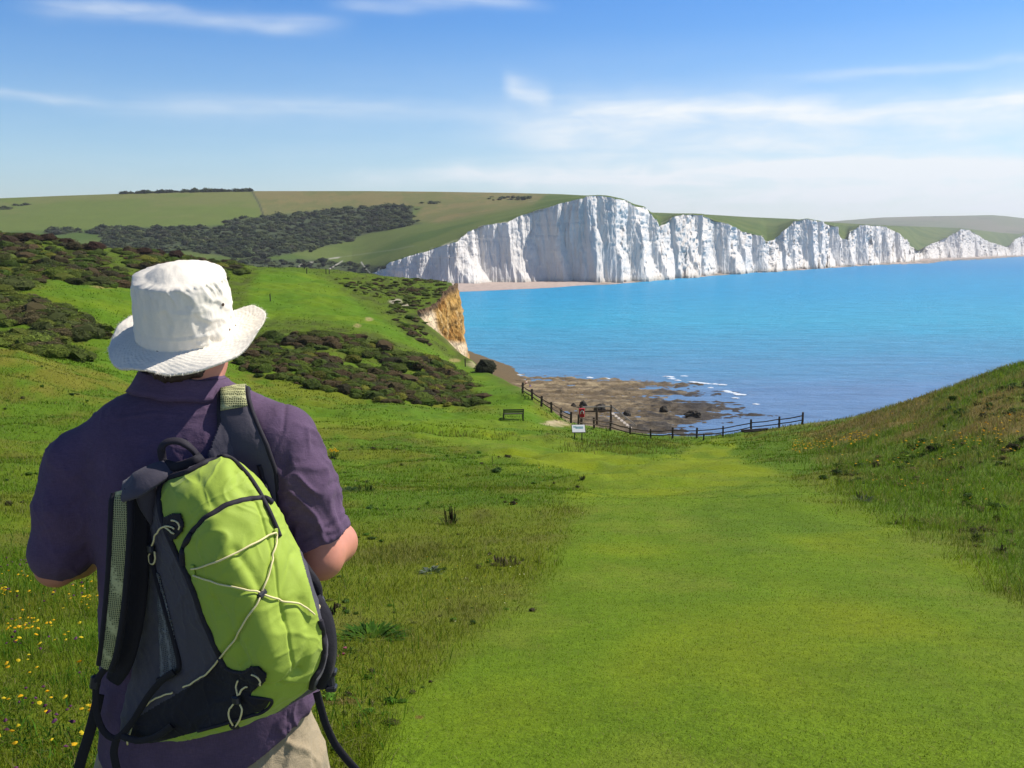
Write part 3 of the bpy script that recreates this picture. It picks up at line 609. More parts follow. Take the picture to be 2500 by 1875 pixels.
# ------------------------------------------------------------------ vegetation
rng = np.random.default_rng(11)
def leaf_material(name, rough=.75, trans=.35, spec=.15):
    m = bpy.data.materials.new(name); m.use_nodes = True; k = NT(m.node_tree)
    c = k.n('ShaderNodeAttribute', attribute_name='Col').outputs[0]
    b = k.n('ShaderNodeBsdfPrincipled', ins={'Base Color': c, 'Roughness': rough, 'Specular IOR Level': spec})
    t = k.n('ShaderNodeBsdfTranslucent', ins={'Color': c})
    mx = k.n('ShaderNodeMixShader', ins={0: trans, 1: b.outputs[0], 2: t.outputs[0]})
    k.t.links.new(mx.outputs[0], k.n('ShaderNodeOutputMaterial').inputs[0]); return m
M_LEAF = leaf_material('grass_blade', trans=.45); M_SCRUB = leaf_material('scrub_leaf', .85, .2, .1)
def blades(x, y, h, w, lean, col, rs, two=True):
    """Curved grass blades: 5 vertices, 3 triangles each."""
    n = len(x); z = ground_z(x, y) - .012
    a = rs.uniform(0, 2 * math.pi, n); la = rs.uniform(0, 2 * math.pi, n); ln = lean * np.abs(rs.normal(.8, .5, n)) * h
    dx, dy = np.cos(a) * w * .5, np.sin(a) * w * .5; lx, ly = np.cos(la) * ln, np.sin(la) * ln
    V = np.zeros((n, 5, 3))
    V[:, 0] = np.stack([x - dx, y - dy, z], 1); V[:, 1] = np.stack([x + dx, y + dy, z], 1)
    V[:, 2] = np.stack([x - dx * .75 + lx * .35, y - dy * .75 + ly * .35, z + h * .6], 1); V[:, 3] = np.stack([x + dx * .75 + lx * .35, y + dy * .75 + ly * .35, z + h * .6], 1)
    V[:, 4] = np.stack([x + lx, y + ly, z + h * np.clip(1.05 - .3 * lean, .5, 1)], 1)
    i = (np.arange(n) * 5)[:, None]
    F = np.concatenate([i + [0, 1, 3], i + [0, 3, 2], i + [2, 3, 4]]); K = np.repeat(col, 5, 0).reshape(n, 5, 3).copy()
    return V.reshape(-1, 3), F, K.reshape(-1, 3)
def polar(n, y0, y1, umax=.84, pw=0.0):
    y = np.exp(rng.uniform(math.log(y0), math.log(y1), n)); u = rng.uniform(-umax, umax, n); return u * y, y
FOOT = (-.7, 2.0)
# mown and meadow turf
N = 600000; x, y = polar(N, 2.0, 62); k_ = (field(mL, x, y) < .5) | (rng.random(N) < smooth(34, 14, y) + .25); x, y = x[k_], y[k_]; N = len(x)
lw = field(mL, x, y); bk_ = field(bank, x, y); c0 = ground_col(x, y)
cl = fbm(x * .7, y * .7, octv=3, seed=101); pick = rng.random(N)
h = np.where(lw > rng.random(N), rng.uniform(.015, .034, N), rng.uniform(.035, .085, N) * (1 + .8 * np.clip(cl, -.4, 1)))
h = np.where(rng.random(N) < bk_, rng.uniform(.05, .16, N) * np.clip(.6 + y / 40, .6, 1.6), h) * np.clip(.85 + y / 60, .9, 1.6)
wd = np.maximum(np.where(lw > .5, .0022, .0032), y * .00052) * rng.uniform(.7, 1.4, N)
v = rng.normal(1.0, .20, N)[:, None] * (1 + .10 * cl[:, None]); cc = c0 * np.clip(v, .5, 1.6) * np.where(lw > .5, 1.0, 1.2)[:, None]
cc = np.where((pick < .10)[:, None], cc * 0 + np.array((.30, .27, .10)) * rng.uniform(.6, 1.1, N)[:, None], cc)
cc = np.where(((pick > .90) & (lw < .5))[:, None], c0 * np.array((.55, .85, .9)), cc)
lean = np.where(lw > .5, 1.0, .8)
Vb, Fb, Kb = blades(x, y, h, wd, lean, np.clip(cc, .004, .6), rng)
tag(mesh('grass', Vb, Fb, M_LEAF, Kb, smoothed=False), kind='stuff')
# long grass of the left meadow close to the walker, and the rough of the right-hand bank
def rough_grass(name, n, y0, y1, sel, hr, wmin, pal, lean=.5, umax=.75, wk=.0006):
    x, y = polar(n, y0, y1, umax); p = sel(x, y); keep = rng.random(n) < p; x, y = x[keep], y[keep]; n = len(x)
    h = rng.uniform(*hr, n) * (1 + .5 * fbm(x * 1.2, y * 1.2, octv=2, seed=77)); wd = np.maximum(wmin, y * wk) * rng.uniform(.6, 1.5, n)
    pal = np.array(pal); m = np.clip(((fbm(x * .45, y * .45, octv=3, seed=78) * .8 + .5) * len(pal) + rng.normal(0, .7, n)).astype(int), 0, len(pal) - 1)
    return tag(mesh(name, *blades(x, y, h, wd, np.full(n, lean), np.clip(pal[m] * rng.normal(1, .2, n)[:, None], .004, .7), rng)[:2], M_LEAF, np.repeat(np.clip(pal[m] * rng.normal(1, .2, n)[:, None], .004, .7), 5, 0), smoothed=False), kind='stuff')
def sel_left(x, y):
    px, py = to_px(x, y, ground_z(x, y)); t = fbm(x * 1.6, y * 1.6, octv=3, seed=79)
    return (1 - field(mL, x, y)) * smooth(1250, 150, px) * smooth(14, 5, y) * smooth(-.35, .25, t)
rough_grass('meadow_grass', 90000, 2.0, 16, sel_left, (.07, .20), .0035, [(.06, .17, .008), (.10, .21, .010), (.14, .22, .015), (.045, .12, .008), (.16, .15, .03)], .6, .8)
def sel_herb(x, y):
    px, py = to_px(x, y, ground_z(x, y)); return (1 - field(mL, x, y)) * smooth(1150, 300, px) * smooth(-.2, .3, fbm(x * 2.2, y * 2.2, octv=3, seed=90))
rough_grass('meadow_herbs', 60000, 2.0, 11, sel_herb, (.02, .075), .007, [(.02, .06, .006), (.05, .14, .008), (.08, .19, .010), (.03, .09, .008), (.12, .20, .012), (.05, .05, .02)], 1.3, .8, .0009)
def sel_bank(x, y):
    t = fbm(x * .35, y * .35, octv=3, seed=80); return field(bank, x, y) * smooth(-.5, .1, t + smooth(20, 45, y) * .3)
nb = 110000; x, y = polar(nb, 7, 68, .8); k_ = rng.random(nb) < sel_bank(x, y); x, y = x[k_], y[k_]; nb = len(x); tl = fbm(x * .9, y * .9, octv=3, seed=86)
hb_ = rng.uniform(.08, .24, nb) * np.clip(1 + tl * 1.2, .5, 1.9); cb_ = ground_col(x, y) * rng.normal(1.45, .35, nb)[:, None]; pk_ = rng.random(nb)
cb_ = np.where((pk_ < .12)[:, None], np.array((.26, .20, .06)) * rng.uniform(.6, 1.2, nb)[:, None], cb_); cb_ = np.where((pk_ > .9)[:, None], np.array((.16, .24, .012)) * rng.uniform(.7, 1.2, nb)[:, None], cb_); cb_ = np.where(((pk_ > .8) & (pk_ < .9))[:, None], cb_ * .35, cb_)
Vb, Fb, Kb = blades(x, y, hb_, np.maximum(.004, y * .0006) * rng.uniform(.6, 1.6, nb), np.full(nb, .7), np.clip(cb_, .004, .6), rng); tag(mesh('bank_grass', Vb, Fb, M_LEAF, Kb, smoothed=False), kind='stuff')
def sel_mid(x, y):
    px, py = to_px(x, y, ground_z(x, y))
    strips = np.maximum(soft_poly(px, py, sc([(890, 928), (960, 930), (1120, 940), (1090, 952), (960, 942)]), 6), np.maximum(soft_poly(px, py, sc([(1290, 940), (1420, 948), (1480, 962), (1380, 985), (1200, 970)]), 10) * .7, 0))
    rim_ = smooth(9, 1.5, np.abs(field(INL, x, y) - 2)) * (y < 100) * (px > 1450) * .5
    return np.maximum(strips, rim_)
rough_grass('verge_grass', 90000, 40, 108, sel_mid, (.12, .34), .006, [(.11, .12, .03), (.16, .15, .035), (.17, .19, .02), (.15, .21, .015)], .5, .6, .0005)

def sel_far(x, y): return smooth(-.3, .3, fbm(x * .4, y * .4, octv=3, seed=85)) * (field(INL, x, y) > 2) * (1 - .75 * field(mH, x, y))
x, y = polar(190000, 58, 250); k_ = rng.random(len(x)) < sel_far(x, y); x, y = x[k_], y[k_]; n_ = len(x)
Vb, Fb, Kb = blades(x, y, rng.uniform(.06, .22, n_), y * .0008 * rng.uniform(.6, 1.4, n_), np.full(n_, .7), np.clip(ground_col(x, y) * rng.normal(1.0, .25, n_)[:, None], .004, .6), rng)
tag(mesh('hill_grass', Vb, Fb, M_LEAF, Kb, smoothed=False), kind='stuff')
# flowers: small rounded heads on thin stems
def flowers(name, pts, hr, rr, pal, squash=.7, stem=(.06, .12, .012)):
    n = len(pts); x, y = pts[:, 0], pts[:, 1]; h = rng.uniform(*hr, n); r = rng.uniform(*rr, n) * np.clip(y * .09, 1, 3.0)
    z = ground_z(x, y) + h
    oct_ = np.array([(1, 0, 0), (.5, .866, 0), (-.5, .866, 0), (-1, 0, 0), (-.5, -.866, 0), (.5, -.866, 0), (0, 0, .75), (0, 0, -.75)])
    tri = np.array([(i, (i + 1) % 6, 6) for i in range(6)] + [((i + 1) % 6, i, 7) for i in range(6)])
    rag = rng.uniform(.65, 1.25, (n, 8, 1)); tilt = rng.normal(0, .25, (n, 2))
    Vv = oct_[None] * rag * r[:, None, None] * np.array((1, 1, squash)); Vv[..., 2] += Vv[..., 0] * tilt[:, :1] + Vv[..., 1] * tilt[:, 1:]
    Vv += np.stack([x, y, z], 1)[:, None]
    F = (np.arange(n) * 8)[:, None, None] + tri[None]; pal = np.array(pal)
    K = np.repeat(pal[rng.integers(0, len(pal), n)] * rng.normal(1, .12, n)[:, None], 8, 0)
    sb, sf, sk = blades(x, y, h + .004, np.maximum(.0022, y * .0004), np.zeros(n), np.repeat(np.array([stem]), n, 0), rng)
    tag(mesh(name, np.concatenate([Vv.reshape(-1, 3), sb]), np.concatenate([F.reshape(-1, 3), sf + n * 8]), M_LEAF, np.concatenate([K, sk]), smoothed=False), kind='stuff')
def clusters(px, py, n, spread, Y=None):
    g = ground_at(px, py); return np.stack([rng.normal(g[0], spread, n), rng.normal(g[1], spread * 1.2, n)], 1)
def scatter(n, y0, y1, f):
    x, y = polar(n, y0, y1, .6); px, py = to_px(x, y, ground_z(x, y)); k_ = rng.random(n) < f(x, y, px, py); return np.stack([x[k_], y[k_]], 1)
YEL = [(.80, .48, .012), (.85, .55, .02), (.75, .60, .03)]; PUR = [(.16, .05, .12), (.22, .07, .20), (.10, .03, .06)]
yel = [clusters(a * 1.13, b * 1.13, n, s) for a, b, n, s in [(12, 1310, 10, .035), (60, 1390, 14, .07), (185, 1330, 16, .08), (40, 1400, 8, .05), (110, 1430, 6, .1), (150, 1290, 8, .2), (100, 1265, 8, .15), (30, 1270, 6, .15), (115, 1595, 6, .08), (60, 1480, 6, .2), (140, 1450, 6, .2)]]
yel.append(scatter(1500, 2.2, 9, lambda x, y, px, py: (px < 330) * smooth(-.1, .4, fbm(x * 2, y * 2, octv=2, seed=110)) * .55))
flowers('yellow_flowers', np.concatenate(yel), (.09, .17), (.007, .013), YEL)
pur = [clusters(a * 1.13, b * 1.13, n, s) for a, b, n, s in [(90, 1560, 7, .05), (130, 1610, 6, .05), (40, 1425, 5, .04), (45, 1380, 4, .04), (20, 1300, 4, .05), (110, 1235, 10, .25), (60, 1235, 14, .3), (15, 1235, 10, .25), (125, 1310, 10, .15)]]
pur.append(scatter(320, 2.2, 8, lambda x, y, px, py: (px < 330) * .5)); flowers('purple_flowers', np.concatenate(pur), (.08, .16), (.006, .012), PUR, 1.1)
flowers('meadow_flowers', scatter(2600, 5, 45, lambda x, y, px, py: (1 - field(mL, x, y)) * (px < 1500) * smooth(.0, .45, fbm(x * .8, y * .8, octv=3, seed=111)) * .8), (.05, .11), (.004, .007), YEL + [(.75, .70, .45), (.5, .6, .2)])
flowers('ragwort_flowers', np.concatenate([scatter(5200, 13, 58, lambda x, y, px, py: field(bank, x, y) * smooth(.05, .35, fbm(x * .35, y * .35, octv=3, seed=112)) * .30 * (py > 1000)),
    scatter(60000, 13, 62, lambda x, y, px, py: .14 * np.maximum(soft_poly(px, py, sc([(1700, 975), (1850, 950), (1900, 965), (1850, 985), (1720, 1000)]), 12), soft_poly(px, py, sc([(1950, 985), (2212, 945), (2260, 975), (2100, 1010), (1960, 1010)]), 14) * .7))]),
    (.35, .65), (.010, .018), [(.72, .42, .01), (.62, .40, .02), (.5, .36, .03)], .5)

# scrub
def clump_templates(n, leaves, leaf, rs, core_sub=2):
    out = []
    for i in range(n):
        mb = MB(); mb.blob((0, 0, 0), (.86, .86, .86), core_sub, .55, 1.9, 300 + i); cv, cf = np.concatenate(mb.v), np.concatenate(mb.f)
        d = rs.normal(size=(leaves, 3)); d /= np.linalg.norm(d, axis=1)[:, None]; d[:, 2] = np.abs(d[:, 2]) * 1.0 - .15
        rad = .86 * (1 + .55 * fbm(d[:, 0] * 1.9 + 7 * (300 + i), d[:, 1] * 1.9, d[:, 2] * 1.9, 3, 300 + i)) + rs.uniform(-.03, .16, leaves)
        c = d * rad[:, None]; a = rs.normal(size=(leaves, 3)); a /= np.linalg.norm(a, axis=1)[:, None]; b = np.cross(a, d); b /= np.linalg.norm(b, axis=1)[:, None] + 1e-9
        s_ = leaf * rs.uniform(.6, 1.5, leaves)[:, None]
        lv = np.stack([c - a * s_, c + b * s_ * .8, c + a * s_ + d * s_ * .5], 1).reshape(-1, 3)
        lf = np.arange(leaves * 3).reshape(-1, 3) + len(cv)
        lc = np.concatenate([np.full(len(cv), .62), np.repeat(np.clip(rs.normal(1.05, .36, leaves), .3, 2), 3)])  # core coloured darker: shade inside the clump put into its tone
        out.append((np.concatenate([cv, lv]), np.concatenate([cf, lf]), lc))
    return out
TPL = clump_templates(6, 620, .070, rng); TPF = clump_templates(5, 40, .28, rng, 1); TPB = clump_templates(4, 2600, .05, rng, 3)
def scrub(name, pos, rad, pal, tpl, flat=(.45, .75), sink=.25, var=.16):
    Vs, Fs, Ks, n0 = [], [], [], 0; pal = np.array(pal)
    for p_, r_ in zip(pos, rad):
        v, f, c = tpl[rng.integers(len(tpl))]; a = rng.uniform(0, 6.28); r_ = r_ * rng.uniform(.55, 1.25); fz = rng.uniform(*flat); ex = rng.uniform(.85, 1.5)
        vv = v * np.array((r_ * ex, r_, r_ * fz)); ca, sa = math.cos(a), math.sin(a)
        vv = np.stack([vv[:, 0] * ca - vv[:, 1] * sa, vv[:, 0] * sa + vv[:, 1] * ca, vv[:, 2]], 1) + np.asarray(p_) + np.array((0, 0, r_ * fz * (.5 - sink)))
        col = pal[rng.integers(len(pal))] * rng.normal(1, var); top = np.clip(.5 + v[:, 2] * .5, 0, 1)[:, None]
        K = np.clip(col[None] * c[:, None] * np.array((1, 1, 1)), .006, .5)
        Vs.append(vv); Fs.append(f + n0); Ks.append(K); n0 += len(vv)
    return tag(mesh(name, np.concatenate(Vs), np.concatenate(Fs), M_SCRUB, np.concatenate(Ks), smoothed=False), kind='stuff')
def pick_ground(poly, n, pad=6, ymin=40, ymax=255):
    m = soft_poly(SPX, SPY, poly, pad) * (fbm(GX * .16, GY * .10, octv=3, seed=87) > -.45) * (GY > ymin) * (GY < ymax) * (INL > 1.0) * (rngf > 0)
    w_ = (m > .5).ravel().astype(float) * (GY.ravel() ** .35); idx = rng.choice(len(w_), n, p=w_ / w_.sum())
    P_ = np.stack([GX.ravel()[idx], GY.ravel()[idx], GZ.ravel()[idx]], 1); P_[:, :2] += rng.normal(0, .5, (n, 2)); P_[:, 2] = ground_z(P_[:, 0], P_[:, 1]); return P_
rngf = np.ones(GX.shape)
GORSE = [(.105, .072, .034), (.085, .068, .028), (.085, .100, .022), (.110, .150, .018), (.080, .130, .016), (.160, .165, .022), (.065, .060, .028), (.120, .085, .04), (.095, .125, .02), (.085, .125, .018), (.075, .110, .018), (.10, .135, .02)]
OLIV = [(.085, .115, .020), (.070, .085, .024), (.110, .145, .022), (.100, .082, .036), (.130, .155, .024)]
MASS = sc([(512, 765), (560, 735), (640, 722), (720, 722), (800, 735), (850, 755), (900, 775), (960, 795), (1000, 820), (1040, 862), (1060, 872), (1000, 876), (900, 872), (820, 868), (720, 850), (640, 830), (560, 810), (515, 790)])
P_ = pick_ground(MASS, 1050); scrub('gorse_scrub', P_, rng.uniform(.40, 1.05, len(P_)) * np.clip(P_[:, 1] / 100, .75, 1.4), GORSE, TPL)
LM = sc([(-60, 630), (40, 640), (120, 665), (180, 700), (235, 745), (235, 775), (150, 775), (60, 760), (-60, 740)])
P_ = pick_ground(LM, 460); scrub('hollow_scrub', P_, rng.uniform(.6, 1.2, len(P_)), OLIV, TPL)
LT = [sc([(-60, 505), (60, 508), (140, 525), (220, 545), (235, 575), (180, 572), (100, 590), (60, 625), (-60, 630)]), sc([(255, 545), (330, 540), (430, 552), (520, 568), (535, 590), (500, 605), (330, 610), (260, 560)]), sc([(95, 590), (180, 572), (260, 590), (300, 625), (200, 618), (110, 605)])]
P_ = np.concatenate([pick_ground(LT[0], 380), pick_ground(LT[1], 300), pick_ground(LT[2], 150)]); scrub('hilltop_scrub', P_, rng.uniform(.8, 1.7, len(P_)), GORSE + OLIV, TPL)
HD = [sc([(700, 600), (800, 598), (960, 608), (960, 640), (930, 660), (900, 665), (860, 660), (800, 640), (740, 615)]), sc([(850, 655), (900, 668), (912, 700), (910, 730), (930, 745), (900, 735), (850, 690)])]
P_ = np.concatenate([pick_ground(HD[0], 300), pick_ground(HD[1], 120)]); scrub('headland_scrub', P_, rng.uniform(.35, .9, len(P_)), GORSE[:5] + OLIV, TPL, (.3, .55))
hfx, hfy = hx[:NH], hy_[:NH]
def pick_hill(poly, n):
    w_ = in_poly(hfx, hfy, poly).ravel().astype(float); w_ *= np.gradient(np.broadcast_to(tt, hfx.shape), axis=0).ravel() * np.broadcast_to(np.gradient(hpx)[None], hfx.shape).ravel()
    idx = rng.choice(len(w_), n, p=w_ / w_.sum()); q_ = Hp.reshape(-1, 3)[idx].copy(); q_[:, :2] += rng.normal(0, 3, (n, 2)); return q_
WOOD = [(.060, .080, .036), (.050, .066, .036), (.075, .098, .038), (.090, .108, .040), (.060, .064, .040)]
P_ = np.concatenate([pick_hill(SCRUBS[0], 1500), pick_hill(SCRUBS[1], 50), pick_hill(SCRUBS[2], 70)]); scrub('down_scrub', P_, rng.uniform(2.2, 4.6, len(P_)), WOOD, TPF, (.45, .8))
hq_ = at(rng.uniform(297, 618, 130), 0, 1); hpx_ = rng.uniform(297, 618, 130)
HPx = np.stack([np.interp(hpx_, hpx, Hp[-1][:, i_]) for i_ in range(3)], 1); scrub('skyline_hedge', HPx, rng.uniform(2.0, 4.4, 130), WOOD, TPF, (.6, .9))
P_ = np.concatenate([pick_hill([(1195, 482), (1300, 482), (1300, 488), (1195, 490)], 40), pick_hill([(1040, 493), (1070, 493), (1070, 498), (1040, 498)], 14), pick_hill([(0, 506), (30, 506), (30, 512), (0, 512)], 14), pick_hill([(40, 498), (70, 498), (70, 504), (40, 504)], 10), pick_hill(SCRUBS[3], 260)]); scrub('slope_scrub', P_, rng.uniform(1.6, 3.2, len(P_)), WOOD, TPF)
def weeds(name, n, y0, y1, sel, rad, pal):
    x, y = polar(n, y0, y1, .6); px, py = to_px(x, y, ground_z(x, y)); k_ = rng.random(n) < sel(x, y, px, py); x, y = x[k_], y[k_]
    scrub(name, np.stack([x, y, ground_z(x, y)], 1), rng.uniform(*rad, len(x)) * np.clip(y / 22, .35, 1.5), pal, TPF, (.4, 1.0), .1, .25)
weeds('bank_weeds', 9000, 11, 62, lambda x, y, px, py: field(bank, x, y) * smooth(-.1, .35, fbm(x * .5, y * .5, octv=3, seed=88)) * .6 * (field(INL, x, y) > 9), (.045, .13), [(.06, .12, .012), (.10, .16, .014), (.13, .16, .02), (.09, .08, .03), (.15, .12, .04), (.05, .09, .02)])
weeds('meadow_weeds', 5200, 3.5, 52, lambda x, y, px, py: (1 - field(mL, x, y)) * (px < 1500) * smooth(.0, .4, fbm(x * .7, y * .7, octv=3, seed=89)) * .5, (.03, .085), [(.06, .14, .012), (.09, .17, .014), (.12, .13, .03), (.07, .06, .03), (.05, .10, .02)])
# single bushes that stand out
def bush(px, py, r, label, group, pal, flat=.7, lift=0.0, Y=None):
    g = ground_at(px, py) if Y is None else at(px, py, Y)
    v, f, c = TPB[rng.integers(len(TPB))]; a = rng.uniform(0, 6.28)
    vv = v * np.array((r * rng.uniform(1, 1.3), r, r * flat)); ca, sa = math.cos(a), math.sin(a); vv = np.stack([vv[:, 0] * ca - vv[:, 1] * sa, vv[:, 0] * sa + vv[:, 1] * ca, vv[:, 2] + r * flat * .45], 1)
    o = mesh('bush', vv, f, M_SCRUB, np.clip(np.array(pal)[None] * c[:, None], .006, .5), smoothed=False); o.location = tuple(g); return tag(o, label, 'bush', group)
bush(1186, 908, 1.75, 'round dark bush alone on the cliff edge above the beach', None, (.040, .045, .022), .75)
bush(232, 612, 2.3, 'dark brown bush on the hilltop just left of the white hat', 'dark bushes on the left hilltop', (.065, .034, .022), .6)
for q_ in [(70, 590, 2.2), (118, 588, 1.9), (20, 598, 2.3), (160, 596, 1.7)]: bush(*q_, 'dark brown domed bush on the hilltop at the far left', 'dark bushes on the left hilltop', (.065, .040, .024), .6)
for q_ in [(318, 622, 1.7), (350, 620, 1.8), (385, 622, 1.5), (430, 626, 1.6)]: bush(*q_, 'dark brown domed bush on the crest behind the hat', 'dark bushes on the crest behind the hat', (.065, .038, .024), .6)
# ------------------------------------------------------------------ fences, signs, seats, posts and what lies on the beach
M_WOOD = principled('weathered_wood', (.085, .060, .042), .9, .2, .45, 14, .5, 30)
M_WOODP = principled('bleached_wood', (.42, .37, .32), .9, .2, .35, 9, .4, 30)
M_DARKW = principled('dark_timber', (.035, .030, .026), .85, .25, .4, 12, .4, 30)
def post_mesh(h, w, name, parent, loc, mat=M_WOOD, seed=0):
    mb = MB(); r_ = random.Random(seed); mb.box((0, 0, h / 2 - .25), (w, w, h + .5), Matrix.Rotation(r_.uniform(-.04, .04), 3, 'Y') @ Matrix.Rotation(r_.uniform(-.3, .3), 3, 'Z'), w * .12)
    mb.box((0, 0, h + .005), (w * .8, w * .8, .03), None, w * .1)
    o = mb.build(name, mat, parent); o.location = loc; return o
def fence(name, feet, label, h=1.12, rails=(.42, .86), group=None, w=.16, Ys=None):
    P = [Vector(ground_at(*f)) if len(f) == 2 else Vector(at(*f)) for f in feet]; base = P[0].copy(); root = empty(name, base); tag(root, label, 'fence', group)
    for i, p in enumerate(P):
        p.z = float(ground_z(p.x, p.y)); post_mesh(h * random.Random(i * 7).uniform(.93, 1.08), w, 'post', root, p - base, seed=i)
    for i in range(len(P) - 1):
        a, b = P[i] - base, P[i + 1] - base; d = (b - a).normalized(); nrm = Vector((-d.y, d.x, 0)) * -(w * .5 + .02)
        for j, z in enumerate(rails):
            r_ = random.Random(i * 3 + j); mb = MB(); mid = (a + b) / 2 + Vector((0, 0, z - .04 + r_.uniform(-.03, .03))) + nrm
            mb.beam(a + nrm + Vector((0, 0, z + r_.uniform(-.03, .03))) - d * .08, mid, .055, .10, .012); mb.beam(mid - d * .03, b + nrm + Vector((0, 0, z + r_.uniform(-.03, .03))) + d * .08, .055, .10, .012)
            mb.build('rail', M_WOOD, root)
    return P
F1 = fence('fence', [(1276, 961), (1299, 976), (1322, 992), (1346, 1007), (1370, 1020), (1394, 1033)], 'wooden post and rail fence climbing the grass slope left of the red lifebuoy box', w=.2)
F2 = fence('fence', [(1412, 1042), (1450, 1046), (1490, 1052), (1538.5, 1056, 97), (1588.6, 1059, 97.5), (1642, 1061, 98), (1701, 1064, 98), (1765, 1063, 97.5), (1833, 1056, 96.5), (1902, 1045, 95), (1959, 1039, 92.5)], 'long low post and rail fence curving along the clifftop above the beach to the right', w=.17)
# beach steps with handrails just behind the fence
g = Vector(ground_at(1440, 1040)); g.y += 4.5; root = empty('beach_steps', g); tag(root, 'wooden landing and handrails of the beach steps behind the fence', 'steps')
zr = 29.0 - 0
pts = [(-.6, 0), (1.1, .3), (2.7, .6)]
for i, (dx, dy) in enumerate(pts):
    post_mesh(1.7, .17, 'post', root, (dx, dy, -.3), seed=20 + i); post_mesh(1.7, .17, 'post', root, (dx + .2, dy + 1.5, -.5), seed=30 + i)
for (a, b) in ((0, 1), (1, 2)):
    for z in (.75, 1.25):
        for ox, oy, oz in ((0, -.1, 0), (.2, 1.6, -.2)):
            mb = MB(); mb.beam((pts[a][0] + ox, pts[a][1] + oy, z + oz), (pts[b][0] + ox, pts[b][1] + oy, z + oz), .05, .09, .01); mb.build('handrail', M_WOODP if z > 1 else M_WOOD, root)
mb = MB()
for i in range(7): mb.box((3.0 + i * .32, 1.0 + i * .05, .35 - i * .26), (.34, 1.5, .06), None, .01)
mb.build('treads', M_WOODP, root)
for a_, b_ in (((2.7, .55, 1.3), (5.6, 1.0, -1.0)), ((2.9, 2.2, 1.1), (5.8, 2.4, -1.2))):
    mb = MB(); mb.beam(a_, b_, .06, .10, .01); mb.build('handrail', M_WOODP, root)
# red lifebuoy housing on its post
g = Vector(ground_at(1420, 1041)); root = empty('lifebuoy_station', g, R(12)); tag(root, 'red lifebuoy box with a white ring on a post by the fence', 'lifebuoy station')
M_RED = principled('red_plastic', (.62, .012, .028), .45, .4, .1, 6); M_WHITE = principled('white_paint', (.80, .80, .78), .6, .3, .06, 9)
post_mesh(1.0, .18, 'post', root, (0, .06, 0), seed=40)
mb = MB(); mb.box((0, 0, 1.35), (.56, .16, .86), None, .05); mb.box((0, -.02, 1.79), (.62, .24, .06), None, .02); mb.build('housing', M_RED, root)
mb = MB(); a_ = np.linspace(-.65, math.pi + .65, 26); mb.tube(np.stack([np.cos(a_) * .15, np.full(26, -.11), 1.40 + np.sin(a_) * .19], 1), .045, 10); mb.build('ring', M_WHITE, root, True)
# information board
g = Vector(ground_at(1412, 1073)); root = empty('information_board', g, R(4)); tag(root, 'white tilted information board on two short dark legs in the grass', 'information board')
for s_ in (-.24, .24):
    mb = MB(); mb.box((s_, .05, .28), (.06, .06, .9), None, .008); mb.build('leg', M_DARKW, root)
Mr = Matrix.Rotation(R(52), 3, 'X'); mb = MB(); mb.box((0, 0, .72), (.90, .60, .03), Mr, .008); mb.build('frame', M_WOOD, root)
mb = MB(); mb.box(Vector((0, 0, .72)) + Mr @ Vector((0, 0, .017)), (.84, .54, .008), Mr); mb.build('panel', M_WHITE, root)
M_PRINT = principled('map_print', (.22, .38, .40), .6, .3, .5, 5); mb = MB(); mb.box(Vector((.06, 0, .72)) + Mr @ Vector((0, .06, .024)), (.5, .16, .003), Mr); mb.box(Vector((-.24, 0, .72)) + Mr @ Vector((0, .12, .024)), (.18, .12, .003), Mr); mb.build('print', M_PRINT, root)
# benches
def bench(px, py, w, rz, label, Y=None):
    g = Vector(ground_at(px, py)); root = empty('bench', g, rz); tag(root, label, 'bench')
    mb = MB()
    for y in (-.12, .04, .2): mb.box((0, y, .46), (w, .13, .045), None, .01)
    mb.build('seat', M_DARKW, root)
    mb = MB()
    for z in (.66, .82): mb.box((0, .30, z), (w, .04, .12), Matrix.Rotation(-.12, 3, 'X'), .01)
    mb.build('backrest', M_DARKW, root)
    for s_ in (-1, 1):
        mb = MB(); x = s_ * (w / 2 - .06); mb.box((x, -.16, .16), (.08, .08, .62), None, .01); mb.box((x, .27, .36), (.08, .08, 1.06), None, .01); mb.box((x, .06, .40), (.07, .5, .07), None, .01); mb.build('leg', M_DARKW, root)
bench(1253, 1023, 1.75, R(186), 'dark wooden bench standing on the grass left of the fence')
bench(663, 655, 1.7, R(200), 'small dark bench far off on the crest of the headland path')
# single posts
def lone_post(px, py, h, w, label, name='marker_post', cat='post', group=None):
    g = ground_at(px, py); o = post_mesh(h, w, name, None, g, M_DARKW, int(px)); return tag(o, label, cat, group)
lone_post(1717.5, 1075, .62, .13, 'short dark post standing in front of the long clifftop fence')
lone_post(1136, 895, 1.25, .15, 'lone dark post on the slope below the orange cliff')
lone_post(660, 735, 1.2, .16, 'lone dark post on the headland slope just right of the white hat')
lone_post(749, 668, 1.15, .18, 'dark post on the headland crest right of the small far bench')
lone_post(743, 657, 1.3, .16, 'faint thin post just behind another on the headland crest')
for px in (796, 804): lone_post(px, 669, 1.2, .16, 'one of two dark posts close together on the headland crest', group='pair of posts on the headland crest')
o = lone_post(1202, 1132, .26, .022, 'thin dark stake sticking up from the meadow by the side path', 'stake', 'stake')
